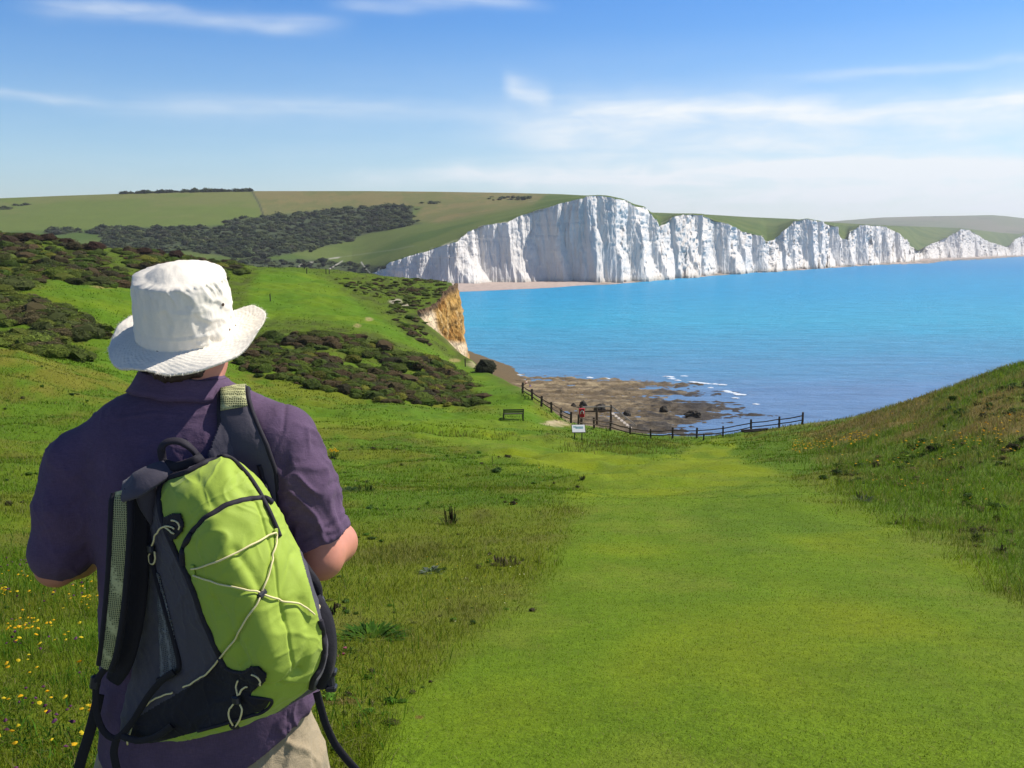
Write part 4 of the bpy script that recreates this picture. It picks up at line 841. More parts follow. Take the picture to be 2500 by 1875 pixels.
# rocks on the reef and driftwood
M_WEED = principled('weedy_rock', (.045, .036, .024), .8, .3, .5, 5, .9, 6, bdist=.1)
def rz_at(x, y):
    i = np.clip(np.searchsorted(ry, y), 0, len(ry) - 1); j = np.clip(np.searchsorted(rx, x), 0, len(rx) - 1); return float(REEFZ[i, j])
def boulder(px, py, r, label, group=None, sd_=1):
    g = on_z(px, py, .5); mb = MB(); mb.blob((0, 0, r[2] * .35), r, 3, .5, 1.6, sd_); mb.blob((r[0] * .45, -.1, r[2] * .2), (r[0] * .6, r[1] * .7, r[2] * .7), 3, .5, 1.9, sd_ + 9)
    o = mb.build('boulder', M_WEED, None); o.location = (g[0], g[1], rz_at(g[0], g[1])); return tag(o, label, 'boulder', group)
boulder(1424, 992, (.75, .7, .95), 'dark weedy boulder on the reef just above the red lifebuoy box')
boulder(1464, 1000, (1.05, .8, 1.15), 'large dark jagged boulder on the reef right of the red box', None, 2)
boulder(1400, 990, (.5, .5, .6), 'small dark boulder on the reef left of the red box', None, 3)
boulder(1529, 1011, (.7, .6, .8), 'brown boulder on the reef above the beach steps', None, 4)
boulder(1620, 1004, (.8, .6, .7), 'low dark boulder in the middle of the reef', None, 5)
boulder(1692, 1012, (1.4, .9, .85), 'long flat dark boulder on the seaward part of the reef', None, 6)
mb = MB(); g = ground_at(1850, 1056); mb.beam((-1.3, 0, .14), (1.35, .15, .30), .22, .22, .04); mb.beam((-1.1, -.25, .08), (1.0, -.1, .22), .14, .14, .03)
o = mb.build('driftwood', M_DARKW, None); o.location = (g[0], g[1] + 1.2, float(ground_z(g[0], g[1] + 1.2)) + .02); tag(o, 'dark timber baulk lying behind the right end of the fence', 'timber')
# foam on the breaking ripples
FO = [(1252, 914.5, 1.6), (1266, 915, 1.0), (1480, 923, 1.1), (1634, 919, 1.4), (1672, 918, 1.3), (1640, 924, .8), (1692, 932, 1.3), (1708, 934, 1.5), (1724, 936, 1.0), (1745, 937, .7), (1762, 938.5, 1.1), (1774, 954, .9), (1783, 957, 1.1), (1792, 960, 1.2), (1802, 962, 1.4), (1814, 963, .8), (1795, 971, .7), (1845, 986, .6), (1440, 921, .9), (1655, 928, .7), (1735, 946, .6)]
fv, ff, n0 = [], [], 0
for i, (a, b, r_) in enumerate(FO):
    g = on_z(a, b, .08); t_ = np.arange(26) * 2 * math.pi / 26; jag = 1 + .55 * fbm(np.cos(t_) * 2 + i * 5, np.sin(t_) * 2, octv=3, seed=130) + rng.normal(0, .12, 26)
    ring = np.stack([g[0] + np.cos(t_) * r_ * jag, g[1] + np.sin(t_) * r_ * .75 * jag - np.cos(t_) * r_ * .3, np.full(26, .02)], 1); fv.append(np.concatenate([ring, [[g[0], g[1], .20]]])); q_ = np.arange(26); ff.append(np.stack([q_, (q_ + 1) % 26, np.full(26, 26)], 1) + n0); n0 += 27
tag(mesh('foam', np.concatenate(fv), np.concatenate(ff), principled('foam_white', (.62, .68, .74), .9, .1, .2, 3)), kind='stuff')
# single plants that stand out in the turf
def plant(name, px, py, label, h, spread, n_leaf, leafpal, n_stalk=0, stalk=(.05, .035, .02), heads=0, headpal=None, leafw=.012, group=None, headr=.02):
    g = ground_at(px, py); L_, F_, K_, n0 = [], [], [], 0; pal = np.array(leafpal); r_ = np.random.default_rng(int(px * 3 + py))
    h *= .62; spread *= .62; leafw *= .5; root = empty(name, g); tag(root, label, 'plant', group)
    for i in range(n_leaf):
        a = r_.uniform(0, 6.28); q = np.sqrt(r_.random()) * spread * .5; b0 = np.array([math.cos(a) * q, math.sin(a) * q, -.01]); ln = h * r_.uniform(.4, .9); out = np.array([math.cos(a), math.sin(a), 0]); sd2 = np.array([-out[1], out[0], 0]) * leafw * r_.uniform(.6, 1.5)
        p1 = b0 + out * spread * .22 + np.array([0, 0, ln * .6]); p2 = b0 + out * spread * .55 * r_.uniform(.5, 1.2) + np.array([0, 0, ln * r_.uniform(.5, 1.0)])
        L_.append(np.array([b0 - sd2 * .5, b0 + sd2 * .5, p1 + sd2, p1 - sd2, p2])); F_ += [[n0, n0 + 1, n0 + 2], [n0, n0 + 2, n0 + 3], [n0 + 3, n0 + 2, n0 + 4]]; K_ += [pal[r_.integers(len(pal))] * r_.normal(1, .2)] * 5; n0 += 5
    if L_: mesh('leaves', np.concatenate(L_), np.array(F_), M_LEAF, np.clip(np.array(K_), .004, .6), root, False)
    mb, hb, tips = MB(), MB(), []
    for i in range(n_stalk):
        a = r_.uniform(0, 6.28); q = spread * .5 * math.sqrt(r_.random()); hh_ = h * r_.uniform(.75, 1.15); x0, y0 = math.cos(a) * q, math.sin(a) * q
        P_ = np.array([[x0, y0, -.02], [x0 * 1.1 + .01, y0 * 1.1, hh_ * .5], [x0 * 1.3, y0 * 1.3, hh_]]); mb.tube(P_, [.004, .0035, .002], 5); tips.append(P_[-1])
        if not heads:
            for z in np.linspace(.35, 1, 9): mb.blob((x0 * (1 + .3 * z), y0 * (1 + .3 * z), hh_ * z), (leafw * 1.0, leafw * 1.0, h * .05), 1, .5, 3, i)
    if n_stalk: tag(mb.build('stalks', M_LEAF, root, False, np.tile(np.array(stalk), (mb.n, 1))), kind='stuff')
    if heads:
        for t_ in tips:
            for j in range(heads): hb.blob(t_ + np.array([r_.normal(0, .035), r_.normal(0, .035), r_.normal(0, .015)]), (headr, headr, headr * .6), 1, .4, 3, j)
        tag(hb.build('flower_heads', M_LEAF, root, False, np.array(headpal)[r_.integers(0, len(headpal), hb.n)]), kind='stuff')
GRN = [(.06, .12, .012), (.09, .16, .014), (.04, .08, .012)]; DRK = [(.05, .06, .02), (.08, .07, .03), (.05, .09, .016)]
plant('ragwort_plant', 815, 1116, 'yellow flowered ragwort clump beside the walker\'s right shoulder', .50, .55, 60, GRN, 12, (.05, .05, .02), 4, YEL, .02, headr=.025)
plant('dock_plant', 1098, 1281, 'dark brown dock with upright seed stalks in the middle of the meadow', .40, .34, 40, DRK, 7, (.045, .030, .018), 0, None, .016)
plant('grass_tuft', 1421, 1171, 'single dark tuft at the left edge of the mown path', .27, .2, 90, DRK, 2, (.04, .03, .02), leafw=.012)
plant('heather_plant', 1222, 1379, 'dead purplish low plant in the turf near the left edge of the mown path', .15, .24, 80, [(.12, .075, .055), (.09, .06, .05), (.15, .11, .07)], 6, (.09, .06, .05), leafw=.010)
plant('heather_plant', 1252, 1378, 'paler dry plant touching the dead purplish one by the mown path', .13, .20, 70, [(.17, .13, .08), (.13, .10, .07)], 3, (.12, .09, .06), leafw=.010)
plant('thistle_plant', 1052, 1398, 'grey leaved thistle rosette low in the meadow grass', .10, .3, 44, [(.16, .19, .14), (.10, .15, .08), (.05, .08, .02)], 0, leafw=.03)
plant('dock_plant', 893, 1200, 'row of dark stalks in greener grass beside the sleeve', .22, .5, 120, GRN, 9, (.035, .045, .02), leafw=.014)
plant('nettle_plant', 850, 1200, 'bluish green weed patch beside the rolled sleeve', .20, .55, 150, [(.05, .10, .03), (.07, .12, .03)], 0, leafw=.02)
plant('dock_plant', 2441, 1352, 'dark round tuft at the foot of the right-hand bank', .17, .2, 110, DRK, 3, leafw=.012)
plant('grass_tuft', 2390, 1308, 'small dark tuft higher up the bank edge than the round one', .12, .2, 70, DRK, 0, leafw=.012)
plant('thistle_plant', 2108, 1222, 'grey dry weed where the bank meets the mown grass', .22, .4, 90, [(.12, .12, .10), (.09, .10, .06)], 5, (.08, .07, .05), leafw=.012)
plant('nettle_plant', 905, 1560, 'lush green nettle patch in the meadow beside the rucksack', .12, .45, 260, [(.05, .13, .010), (.07, .17, .012), (.04, .09, .01)], 0, leafw=.02)
plant('clover_plant', 842, 1596, 'pink flowered clover beside the rucksack', .07, .16, 40, GRN, 4, (.06, .1, .02), 1, [(.55, .16, .22), (.45, .12, .2)], .012, headr=.013)
plant('dock_plant', 795, 1500, 'dark brown seed heads just right of the rucksack strap', .13, .22, 40, DRK, 7, (.06, .03, .025), leafw=.012)
# far-off people sitting on the beach
M_SKINF = principled('skin_far', (.50, .30, .21), .6, .3)
def sitter(px, py, top, label, Y=206.0, rz=0.0):
    g = on_z(px, py, .55); root = empty('person', (g[0], g[1], rz_at(g[0], g[1]) + .02), rz); tag(root, label, 'person')
    mb = MB(); mb.blob((0, 0, .30), (.21, .17, .34), 2, .08, 1, 1); mb.tube([(-.1, -.05, .10), (-.13, -.36, .42), (-.13, -.62, .05)], [.09, .075, .05], 8); mb.tube([(.1, -.05, .10), (.13, -.36, .42), (.13, -.62, .05)], [.09, .075, .05], 8)
    mb.tube([(-.2, 0, .52), (-.26, -.18, .34), (-.14, -.36, .42)], [.06, .05, .04], 8); mb.tube([(.2, 0, .52), (.26, -.18, .34), (.14, -.36, .42)], [.06, .05, .04], 8); mb.blob((0, -.03, .80), (.095, .11, .13), 2, .03, 1, 2); mb.tube([(0, 0, .58), (0, -.02, .74)], .06, 8)
    mb.build('body', M_SKINF, root, True)
    mb = MB(); mb.blob((0, 0, .34), (.235, .19, .33), 2, .06, 1, 3); mb.build('shirt', principled('shirt_far', top, .8, .2), root, True)
    mb = MB(); mb.blob((0, 0, .84), (.108, .12, .115), 2, .03, 1, 4); mb.build('hair', principled('hair_far', (.05, .03, .02), .7, .2), root, True)
sitter(1294, 943, (.05, .10, .42), 'tiny far person in blue sitting on the beach behind the fence top', rz=.6)
sitter(1285, 938, (.78, .76, .74), 'tiny far person in white sitting on the beach beside the one in blue', rz=-.3)
# ------------------------------------------------------------------ the walker
import openvdb
Y0 = 2.05                                           # distance of the middle of the torso
def q3(x, y, d): return at(np.asarray(x, float) * 1.13, np.asarray(y, float) * 1.13, Y0 + np.asarray(d, float))
def Q(x, y, d): return np.array(q3(x, y, d))
class Field:
    """Signed distance field on a regular grid."""
    def __init__(s, lo, hi, vox):
        s.lo = np.array(lo, float); s.vox = vox; s.n = np.ceil((np.array(hi) - s.lo) / vox).astype(int) + 1; s.a = np.full(s.n, .06, np.float32)
    def block(s, lo, hi):
        i0 = np.clip(((np.array(lo) - s.lo) / s.vox).astype(int) - 1, 0, s.n - 1); i1 = np.clip(((np.array(hi) - s.lo) / s.vox).astype(int) + 2, 1, s.n)
        ax = [s.lo[k] + np.arange(i0[k], i1[k]) * s.vox for k in range(3)]
        return tuple(slice(a, b) for a, b in zip(i0, i1)), ax[0][:, None, None], ax[1][None, :, None], ax[2][None, None, :]
    def put(s, sl, d, k):
        a = s.a[sl]
        h = np.maximum(k - np.abs(a - d), 0) / k if k > 0 else 0
        s.a[sl] = np.minimum(a, d) - h * h * k * .25
    def cone(s, a, b, ra, rb, k=.02, sq=(1, 1, 1)):
        a, b = np.asarray(a, float), np.asarray(b, float); m = max(ra, rb) * max(1 / min(sq), 1) + .07
        sl, X, Y, Z = s.block(np.minimum(a, b) - m, np.maximum(a, b) + m); d = b - a
        t = np.clip(((X - a[0]) * d[0] + (Y - a[1]) * d[1] + (Z - a[2]) * d[2]) / (d @ d + 1e-12), 0, 1)
        r = np.sqrt(((X - a[0] - t * d[0]) * sq[0]) ** 2 + ((Y - a[1] - t * d[1]) * sq[1]) ** 2 + ((Z - a[2] - t * d[2]) * sq[2]) ** 2) - (ra + (rb - ra) * t)
        s.put(sl, r.astype(np.float32), k)
    def chain(s, pts, rad, k=.02, sq=(1, 1, 1)):
        for i in range(len(pts) - 1): s.cone(pts[i], pts[i + 1], rad[i], rad[i + 1], k, sq)
    def ell(s, c, r, k=.02):
        c, r = np.asarray(c, float), np.asarray(r, float); sl, X, Y, Z = s.block(c - r - .07, c + r + .07)
        q = np.sqrt(((X - c[0]) / r[0]) ** 2 + ((Y - c[1]) / r[1]) ** 2 + ((Z - c[2]) / r[2]) ** 2)
        s.put(sl, ((q - 1) * r.min()).astype(np.float32), k)
    def stack(s, zs, cx, cy, hw, hd, k=.03, p=2.0):
        """Superelliptic sections stacked along z."""
        o = np.argsort(zs); zs, cx, cy, hw, hd = [np.asarray(v, float)[o] for v in (zs, cx, cy, hw, hd)]
        sl, X, Y, Z = s.block((min(cx - hw) - .07, min(cy - hd) - .07, zs[0] - .05), (max(cx + hw) + .07, max(cy + hd) + .07, zs[-1] + .05))
        z = Z.ravel(); f = lambda v: pchip(zs, v, np.clip(z, zs[0], zs[-1]))[None, None, :]
        a, b = f(hw), f(hd); q = ((np.abs(X - f(cx)) / a) ** p + (np.abs(Y - f(cy)) / b) ** p) ** (1 / p)
        d = (q - 1) * np.minimum(a, b); d = np.maximum(d, np.maximum(zs[0] - Z, Z - zs[-1])); s.put(sl, d.astype(np.float32), k)
    def cut(s, fn, lo=None, hi=None):
        sl, X, Y, Z = s.block(s.lo if lo is None else lo, s.lo + s.n * s.vox if hi is None else hi); s.a[sl] = np.maximum(s.a[sl], fn(X, Y, Z).astype(np.float32))
    def mesh(s, it=3):
        g = openvdb.FloatGrid(.06); g.copyFromArray(s.a.astype(np.float32)); p, qd = g.convertToQuads(isovalue=0.0)
        p = np.array(p, float) * s.vox + s.lo; qd = np.array(qd, np.int64)
        e = np.concatenate([qd[:, [0, 1]], qd[:, [1, 2]], qd[:, [2, 3]], qd[:, [3, 0]]])
        deg = np.bincount(e.ravel(), minlength=len(p))[:, None]
        for w in ([.5, -.52] * it)[:2 * it]:
            acc = np.zeros_like(p)
            for j in range(3): acc[:, j] = np.bincount(e[:, 0], p[e[:, 1], j], len(p)) + np.bincount(e[:, 1], p[e[:, 0], j], len(p))
            p = p + w * (acc / np.maximum(deg, 1) - p)
        v = p[qd]; vol = (np.cross(v[:, 1] - v[:, 0], v[:, 2] - v[:, 0]) * v[:, 0]).sum()
        c = p.mean(0); vol = (np.cross(v[:, 1] - v[:, 0], v[:, 2] - v[:, 0]) * (v[:, 0] - c)).sum()
        return p, (qd[:, ::-1] if vol < 0 else qd)
def normals(p, f):
    v = p[f]; n = np.cross(v[:, 2] - v[:, 0], v[:, 3 if f.shape[1] == 4 else 1] - v[:, 1 if f.shape[1] == 4 else 0]); o = np.zeros_like(p)
    for k_ in range(f.shape[1]):
        for j in range(3): o[:, j] += np.bincount(f[:, k_], n[:, j], len(p))
    return o / (np.linalg.norm(o, axis=1)[:, None] + 1e-12)
def cloth_material(name, base, weave=900, var=.12, bump=.25, rough=.9, sheen=.15, fold=.0):
    m = bpy.data.materials.new(name); m.use_nodes = True; k = NT(m.node_tree); tc = k.n('ShaderNodeTexCoord').outputs['Object']
    n = k.noise(tc, 9, 5, .65); c = k.mix(1.0, base, k.ramp(n, [(.3, 1 - var), (.7, 1 + var)]), 'MULTIPLY')
    w1 = k.noise(k.mapping(tc, (weave, weave, weave * .12)), 1.0, 2, .6); w2 = k.noise(k.mapping(tc, (weave * .12, weave * .12, weave)), 1.0, 2, .6)
    w = k.math('ADD', w1, w2); c = k.mix(1.0, c, k.ramp(k.math('MULTIPLY', w, .5), [(.35, 1 - var), (.65, 1 + var)]), 'MULTIPLY')
    hgt = k.math('ADD', k.math('MULTIPLY', w, .12), k.math('MULTIPLY', k.noise(tc, 26, 4, .55, .8), 1.0))
    bp = k.n('ShaderNodeBump', ins={'Height': hgt, 'Strength': bump, 'Distance': .012})
    b = k.n('ShaderNodeBsdfPrincipled', ins={'Base Color': c, 'Roughness': rough, 'Specular IOR Level': .2, 'Sheen Weight': sheen, 'Normal': bp.outputs[0]})
    k.t.links.new(b.outputs[0], k.n('ShaderNodeOutputMaterial').inputs[0]); return m
M_SHIRT = cloth_material('purple_linen', (.106, .066, .115), 700, .14, .30, .95, .04)
M_TROUS = cloth_material('khaki_cotton', (.36, .285, .18), 800, .08, .45)
M_HAT = cloth_material('white_cotton', (.84, .77, .65), 900, .03, .22, .9, .05)
M_SKIN = principled('skin', (.55, .23, .155), .5, .35, .10, 26, .10, 240, sss=.12, bdist=.002)
M_HAIR = principled('brown_hair', (.045, .026, .016), .6, .35, .4, 60, .6, 220, bdist=.004)
M_SHOE = principled('brown_leather', (.09, .055, .035), .6, .4, .25, 20, .2, 80)

feetY = Y0 + .02; gz = float(ground_z(-.72, feetY)); ctr = Q(440, 1600, 0)
person = empty('person', (ctr[0], feetY, gz))
tag(person, 'walker seen from behind in a white sun hat and purple short sleeved shirt', 'person')
def child(o, par=person):
    o.parent = par; o.matrix_parent_inverse = par.matrix_world.inverted() if False else Matrix.Translation(-Vector(person.location)); return o

# shirt
Zd = lambda y, d=0.0: float(Q(400, y, d)[2]); Xd = lambda x, y: float(Q(x, y, 0)[0])
F = Field((-1.12, Y0 - .32, Zd(1740)), (-.30, Y0 + .34, Zd(770)), .0042)
sec = [(815, 402, 66, .066, .03), (845, 402, 100, .075, .02), (880, 398, 150, .095, .01), (930, 396, 192, .115, .0), (1000, 398, 208, .128, -.005), (1100, 408, 212, .132, -.005), (1200, 424, 214, .130, 0), (1330, 440, 228, .132, 0), (1450, 452, 240, .138, 0), (1560, 456, 248, .142, 0), (1720, 458, 252, .145, 0)]
LA = [Q(176, 1008, 0), Q(150, 1100, -.025), Q(128, 1190, -.035)]; F.chain(LA, [.068, .067, .058], .03); F.chain([LA[-1], Q(152, 1196, .06)], [.060, .057], .02)
RA = [Q(610, 958, -.02), Q(652, 1060, -.045), Q(690, 1168, -.05), Q(703, 1215, -.05)]; F.chain(RA, [.070, .068, .063, .063], .03)
lf = Q(152, 1196, .06) - LA[-1]; lf /= np.linalg.norm(lf); lp = Q(140, 1203, .03)
F.cut(lambda X, Y, Z: np.where(X < Xd(215, 1200), (X - lp[0]) * lf[0] + (Y - lp[1]) * lf[1] + (Z - lp[2]) * lf[2], -1) + 0 * Z, (-1.12, Y0 - .02, Zd(1300)), (Xd(215, 1200), Y0 + .3, Zd(1120)))
ra_ = RA[3] - RA[1]; ra_ /= np.linalg.norm(ra_); rn = ra_ + np.array((.16, 0, .05)); rn /= np.linalg.norm(rn); rp = Q(692, 1168, -.05)
armd = lambda X, Y, Z: np.sqrt((X - RA[2][0]) ** 2 + (Y - RA[2][1]) ** 2 + 0 * Z)
F.cut(lambda X, Y, Z: np.where(X + 0 * Y + 0 * Z > Xd(628, 1200), (X - rp[0]) * rn[0] + (Y - rp[1]) * rn[1] + (Z - rp[2]) * rn[2], -1), (Xd(628, 1200), Y0 - .32, Zd(1330)), (-.30, Y0 + .34, Zd(1090)))
def tunnel(a, b, ra, rb):                         # hollow sleeve ends
    a, b = np.asarray(a), np.asarray(b); d = b - a
    def f(X, Y, Z):
        t = np.clip(((X - a[0]) * d[0] + (Y - a[1]) * d[1] + (Z - a[2]) * d[2]) / (d @ d), 0, 1)
        return (ra + (rb - ra) * t) - np.sqrt((X - a[0] - t * d[0]) ** 2 + (Y - a[1] - t * d[1]) ** 2 + (Z - a[2] - t * d[2]) ** 2)
    F.cut(f, np.minimum(a, b) - .1, np.maximum(a, b) + .1)
tunnel(Q(688, 1150, -.05), Q(706, 1225, -.05), .054, .056); tunnel(Q(132, 1195, -.012), Q(156, 1196, .08), .050, .050)
F.stack([Zd(y) for y, *_ in sec], [Xd(c, y) for y, c, *_ in sec], [Y0 + s_[4] for s_ in sec], [s_[2] * .00096 for s_ in sec], [s_[3] for s_ in sec], .03, 2.3)
F.chain([Q(385, 872, .01), Q(285, 925, .005), Q(185, 1005, 0)], [.056, .054, .068], .05); F.chain([Q(420, 872, .01), Q(515, 908, .005), Q(606, 952, -.01)], [.056, .055, .070], .045)
hem = [(150, 1575), (200, 1588), (240, 1640), (300, 1695), (420, 1678), (520, 1625), (600, 1574), (660, 1526), (705, 1484), (760, 1468)]
hemz = ([Xd(x, y) for x, y in hem], [Zd(y) for x, y in hem])
F.cut(lambda X, Y, Z: np.interp(X, *hemz) - Z + 0 * Y, (-1.12, Y0 - .3, Zd(1740)), (-.3, Y0 + .3, Zd(1440)))
sp, sf = F.mesh(3); sn = normals(sp, sf)
def folds(p, s=1.0, seed=0):
    """Ridged, warped noise that reads as soft creases."""
    w = np.stack([fbm(p[:, 0] * 9 + k_ * 31, p[:, 1] * 9, p[:, 2] * 9, 2, seed + k_) for k_ in range(3)], 1) * .05
    a = p + w; r1 = 1 - np.abs(vnoise(a[:, 0] * 26 * s + a[:, 2] * 14, a[:, 1] * 16 * s, a[:, 2] * 11 * s - a[:, 0] * 8, seed + 5)) * 2; r2 = 1 - np.abs(vnoise(a[:, 0] * 16 * s - a[:, 2] * 20, a[:, 1] * 20 * s, a[:, 2] * 22 * s, seed + 6)) * 2
    return np.maximum(r1, 0) ** 1.5 * .6 + np.maximum(r2, 0) ** 1.7 * .4
fx_, fy_ = to_px(sp[:, 0], sp[:, 1], sp[:, 2]); fx_, fy_ = fx_ / 1.13, fy_ / 1.13
arm = smooth(575, 625, fx_) * smooth(880, 940, fy_)
amp = .0022 + .0085 * arm + .0025 * smooth(240, 180, fx_)
sp = sp + sn * (folds(sp, 1.0, 210) - .3)[:, None] * amp[:, None]
# seams: yoke of the sleeve, hem of the cuff
sd1, _, _ = seg_dist(fx_, fy_, [(618, 862), (612, 930), (588, 985), (578, 1010)]); sp -= sn * (.0030 * np.exp(-(sd1 / 3.2) ** 2) * (sp[:, 1] < Y0 + .02))[:, None]
cd_ = ((sp - rp) @ rn); onr = (fx_ > 622) & (fy_ > 1090) & (cd_ > -.06); sp += sn * (onr * (.0028 * smooth(-.026, -.022, cd_) - .0022 * np.exp(-((cd_ + .024) / .003) ** 2)))[:, None]
sd2, _, _ = seg_dist(fx_, fy_, [(250, 905), (330, 893), (410, 900), (480, 890), (540, 905)]); sp += sn * (.0018 * np.exp(-(sd2 / 3.5) ** 2) * (sp[:, 1] < Y0))[:, None]
shirt = child(mesh('shirt', sp, sf, M_SHIRT))
# collar
th = np.linspace(0, 2 * math.pi, 72, endpoint=False); cv = []
for (y, hw, hd, lift) in [(840, 100, .088, 0), (828, 94, .080, 0), (814, 91, .076, 0), (806, 91, .075, 0), (809, 96, .079, 0), (824, 104, .087, 0), (838, 112, .096, 0), (850, 122, .106, 0), (846, 116, .098, 0)]:
    c = Q(398, y, .015); cv.append(np.stack([c[0] + np.cos(th) * hw * .00096, c[1] + np.sin(th) * hd, c[2] - .018 * np.maximum(np.sin(th), 0) ** 1 - .010 * np.cos(th)], 1))
cv = np.stack(cv); cv += .0015 * np.stack([vnoise(th * 3, 0 * th, seed=3)] * 3, 1)[None]
col_ = child(mesh('collar', cv.reshape(-1, 3), grid_faces(9, 72, True), M_SHIRT)); 

# body: one continuous surface
B_ = Field((-1.10, Y0 - .22, gz - .02), (-.30, Y0 + .52, Zd(570)), .0048)
hd_ = Q(402, 715, .03)                                              # middle of the skull
B_.ell(hd_ + (0, -.01, .01), (.074, .094, .100), .02); B_.ell(hd_ + (.010, .045, -.065), (.062, .060, .062), .03); B_.cone(Q(410, 880, .02), Q(410, 760, .02), .070, .064, .03)
B_.cone(hd_ + (0, .098, -.012), hd_ + (0, .116, -.045), .011, .015, .012); B_.ell(hd_ + (0, .092, -.078), (.024, .012, .007), .006); B_.ell(hd_ + (0, .095, -.090), (.020, .012, .007), .006)
for s_ in (-1, 1):
    B_.ell(hd_ + (s_ * .030, .083, -.002), (.014, .011, .011), .006); B_.ell(hd_ + (s_ * .079, -.004, -.022), (.010, .021, .033), .006); B_.ell(hd_ + (s_ * .030, .088, .018), (.020, .009, .006), .008)
B_.stack([Zd(y) for y, *_ in sec[2:]], [Xd(c, y) for y, c, *_ in sec[2:]], [Y0 + s_[4] for s_ in sec[2:]], [s_[2] * .00096 - .025 for s_ in sec[2:]], [s_[3] - .025 for s_ in sec[2:]], .03, 2.2)
HIP = [Q(350, 1660, 0), Q(570, 1640, 0)]
for i, s_ in enumerate((-1, 1)):
    h_ = HIP[i]; kn = np.array([h_[0] + s_ * .01, Y0 + .02, gz + .47]); an = np.array([h_[0] + s_ * .005, Y0 - .01, gz + .09])
    B_.chain([h_, kn, an], [.085, .058, .040], .03); B_.chain([an, an + (0, .06, -.055), an + (0, .15, -.065)], [.04, .035, .028], .02)
LE, RE = Q(122, 1222, -.030), Q(693, 1207, -.052)
LW, RW = Q(300, 1150, .30), Q(560, 1130, .30)
B_.chain([Q(170, 985, 0), Q(140, 1120, -.03), LE], [.05, .046, .040], .02); B_.chain([LE, Q(168, 1204, .07), LW], [.044, .044, .026], .015)
B_.chain([Q(612, 940, -.02), Q(655, 1070, -.045), RE], [.05, .047, .044], .02); B_.chain([RE + (0, .005, .004), Q(726, 1172, .055), Q(690, 1150, .17), RW], [.046, .044, .040, .026], .016)
def hand(F_, w, fwd, up, side):
    """Palm, four bent fingers of different lengths and a thumb, curled around a strap."""
    fwd, up = np.array(fwd, float), np.array(up, float); fwd /= np.linalg.norm(fwd); sd_ = np.cross(fwd, up) * side; sd_ /= np.linalg.norm(sd_); up = np.cross(sd_, fwd) * side
    pc = w + fwd * .05; F_.cone(w, pc, .024, .030, .02, (1, 1, 1)); F_.cone(w + fwd * .03 + sd_ * .02, w + fwd * .085 + sd_ * .026, .017, .014, .015); F_.cone(w + fwd * .03 - sd_ * .02, w + fwd * .08 - sd_ * .026, .017, .013, .015)
    for j, (o, l) in enumerate(((.030, .9), (.010, 1.0), (-.010, .95), (-.029, .76))):
        k0 = w + fwd * .088 + sd_ * o; k1 = k0 + fwd * .035 * l - up * .018 * l; k2 = k1 - up * .026 * l - fwd * .002; k3 = k2 - up * .010 * l - fwd * .019 * l
        F_.chain([k0, k1, k2, k3], [.0098, .0090, .0084, .0076], .004)
    t0 = w + fwd * .025 + sd_ * .030; t1 = t0 + fwd * .030 + sd_ * .020 - up * .012; t2 = t1 + fwd * .026 - up * .012 - sd_ * .006; F_.chain([t0, t1, t2], [.013, .0108, .009], .006)
hand(B_, LW, (.55, .15, .25), (0, 1, .1), -1); hand(B_, RW, (-.55, .15, .25), (0, 1, .1), 1)
bp_, bf_ = B_.mesh(2); child(mesh('body', bp_, bf_, M_SKIN))
# hair under the hat
H_ = Field(hd_ - .16, hd_ + .16, .004); H_.ell(hd_ + (0, -.016, .008), (.080, .098, .106), .02); H_.cone(hd_ + (-.006, -.045, -.045), Q(385, 800, -.02), .060, .054, .03)
ear = hd_[2] - .055; hx_ = Xd(454, 790)
H_.cut(lambda X, Y, Z: Z - (hd_[2] + .012) + 0 * X + 0 * Y); H_.cut(lambda X, Y, Z: np.maximum(np.maximum(Y - (hd_[1] + .045) + 0 * X + 0 * Z, (Zd(818) + .018 * np.maximum((X - hd_[0]) * 10, 0)) - Z + 0 * Y), np.where(Z < ear, X - hx_, -1) + 0 * Y))
hp_, hf_ = H_.mesh(2); hn_ = normals(hp_, hf_); hp_ += hn_ * (vnoise(hp_[:, 0] * 160, hp_[:, 1] * 160, hp_[:, 2] * 22, 77) * .0025)[:, None]; child(mesh('hair', hp_, hf_, M_HAIR))

# trousers
T_ = Field((-1.05, Y0 - .26, gz + .0), (-.32, Y0 + .26, Zd(1440)), .0055)
T_.stack([Zd(y) for y in (1470, 1560, 1640, 1720, 1780)], [Xd(456, y) for y in (1470, 1560, 1640, 1720, 1780)], [Y0] * 5, [.206, .220, .240, .248, .244], [.112, .122, .128, .130, .122], .03, 2.3)
for i, s_ in enumerate((-1, 1)):
    h_ = HIP[i]; kn = np.array([h_[0] + s_ * .01, Y0 + .02, gz + .47]); T_.chain([h_ + (0, 0, -.02), kn, np.array([h_[0] + s_ * .005, Y0 - .01, gz + .06])], [.112, .094, .082], .06)
tp_, tf_ = T_.mesh(3); tn_ = normals(tp_, tf_); tp_ += tn_ * (folds(tp_, .8, 260) * .007)[:, None]
tx_, ty_ = to_px(tp_[:, 0], tp_[:, 1], tp_[:, 2]); pk = soft_poly(tx_ / 1.13, ty_ / 1.13, [(640, 1545), (668, 1530), (672, 1660), (640, 1720), (600, 1720)], 4); tp_ += tn_ * (pk * (tp_[:, 1] < Y0) * .006)[:, None]
child(mesh('trousers', tp_, tf_, M_TROUS))
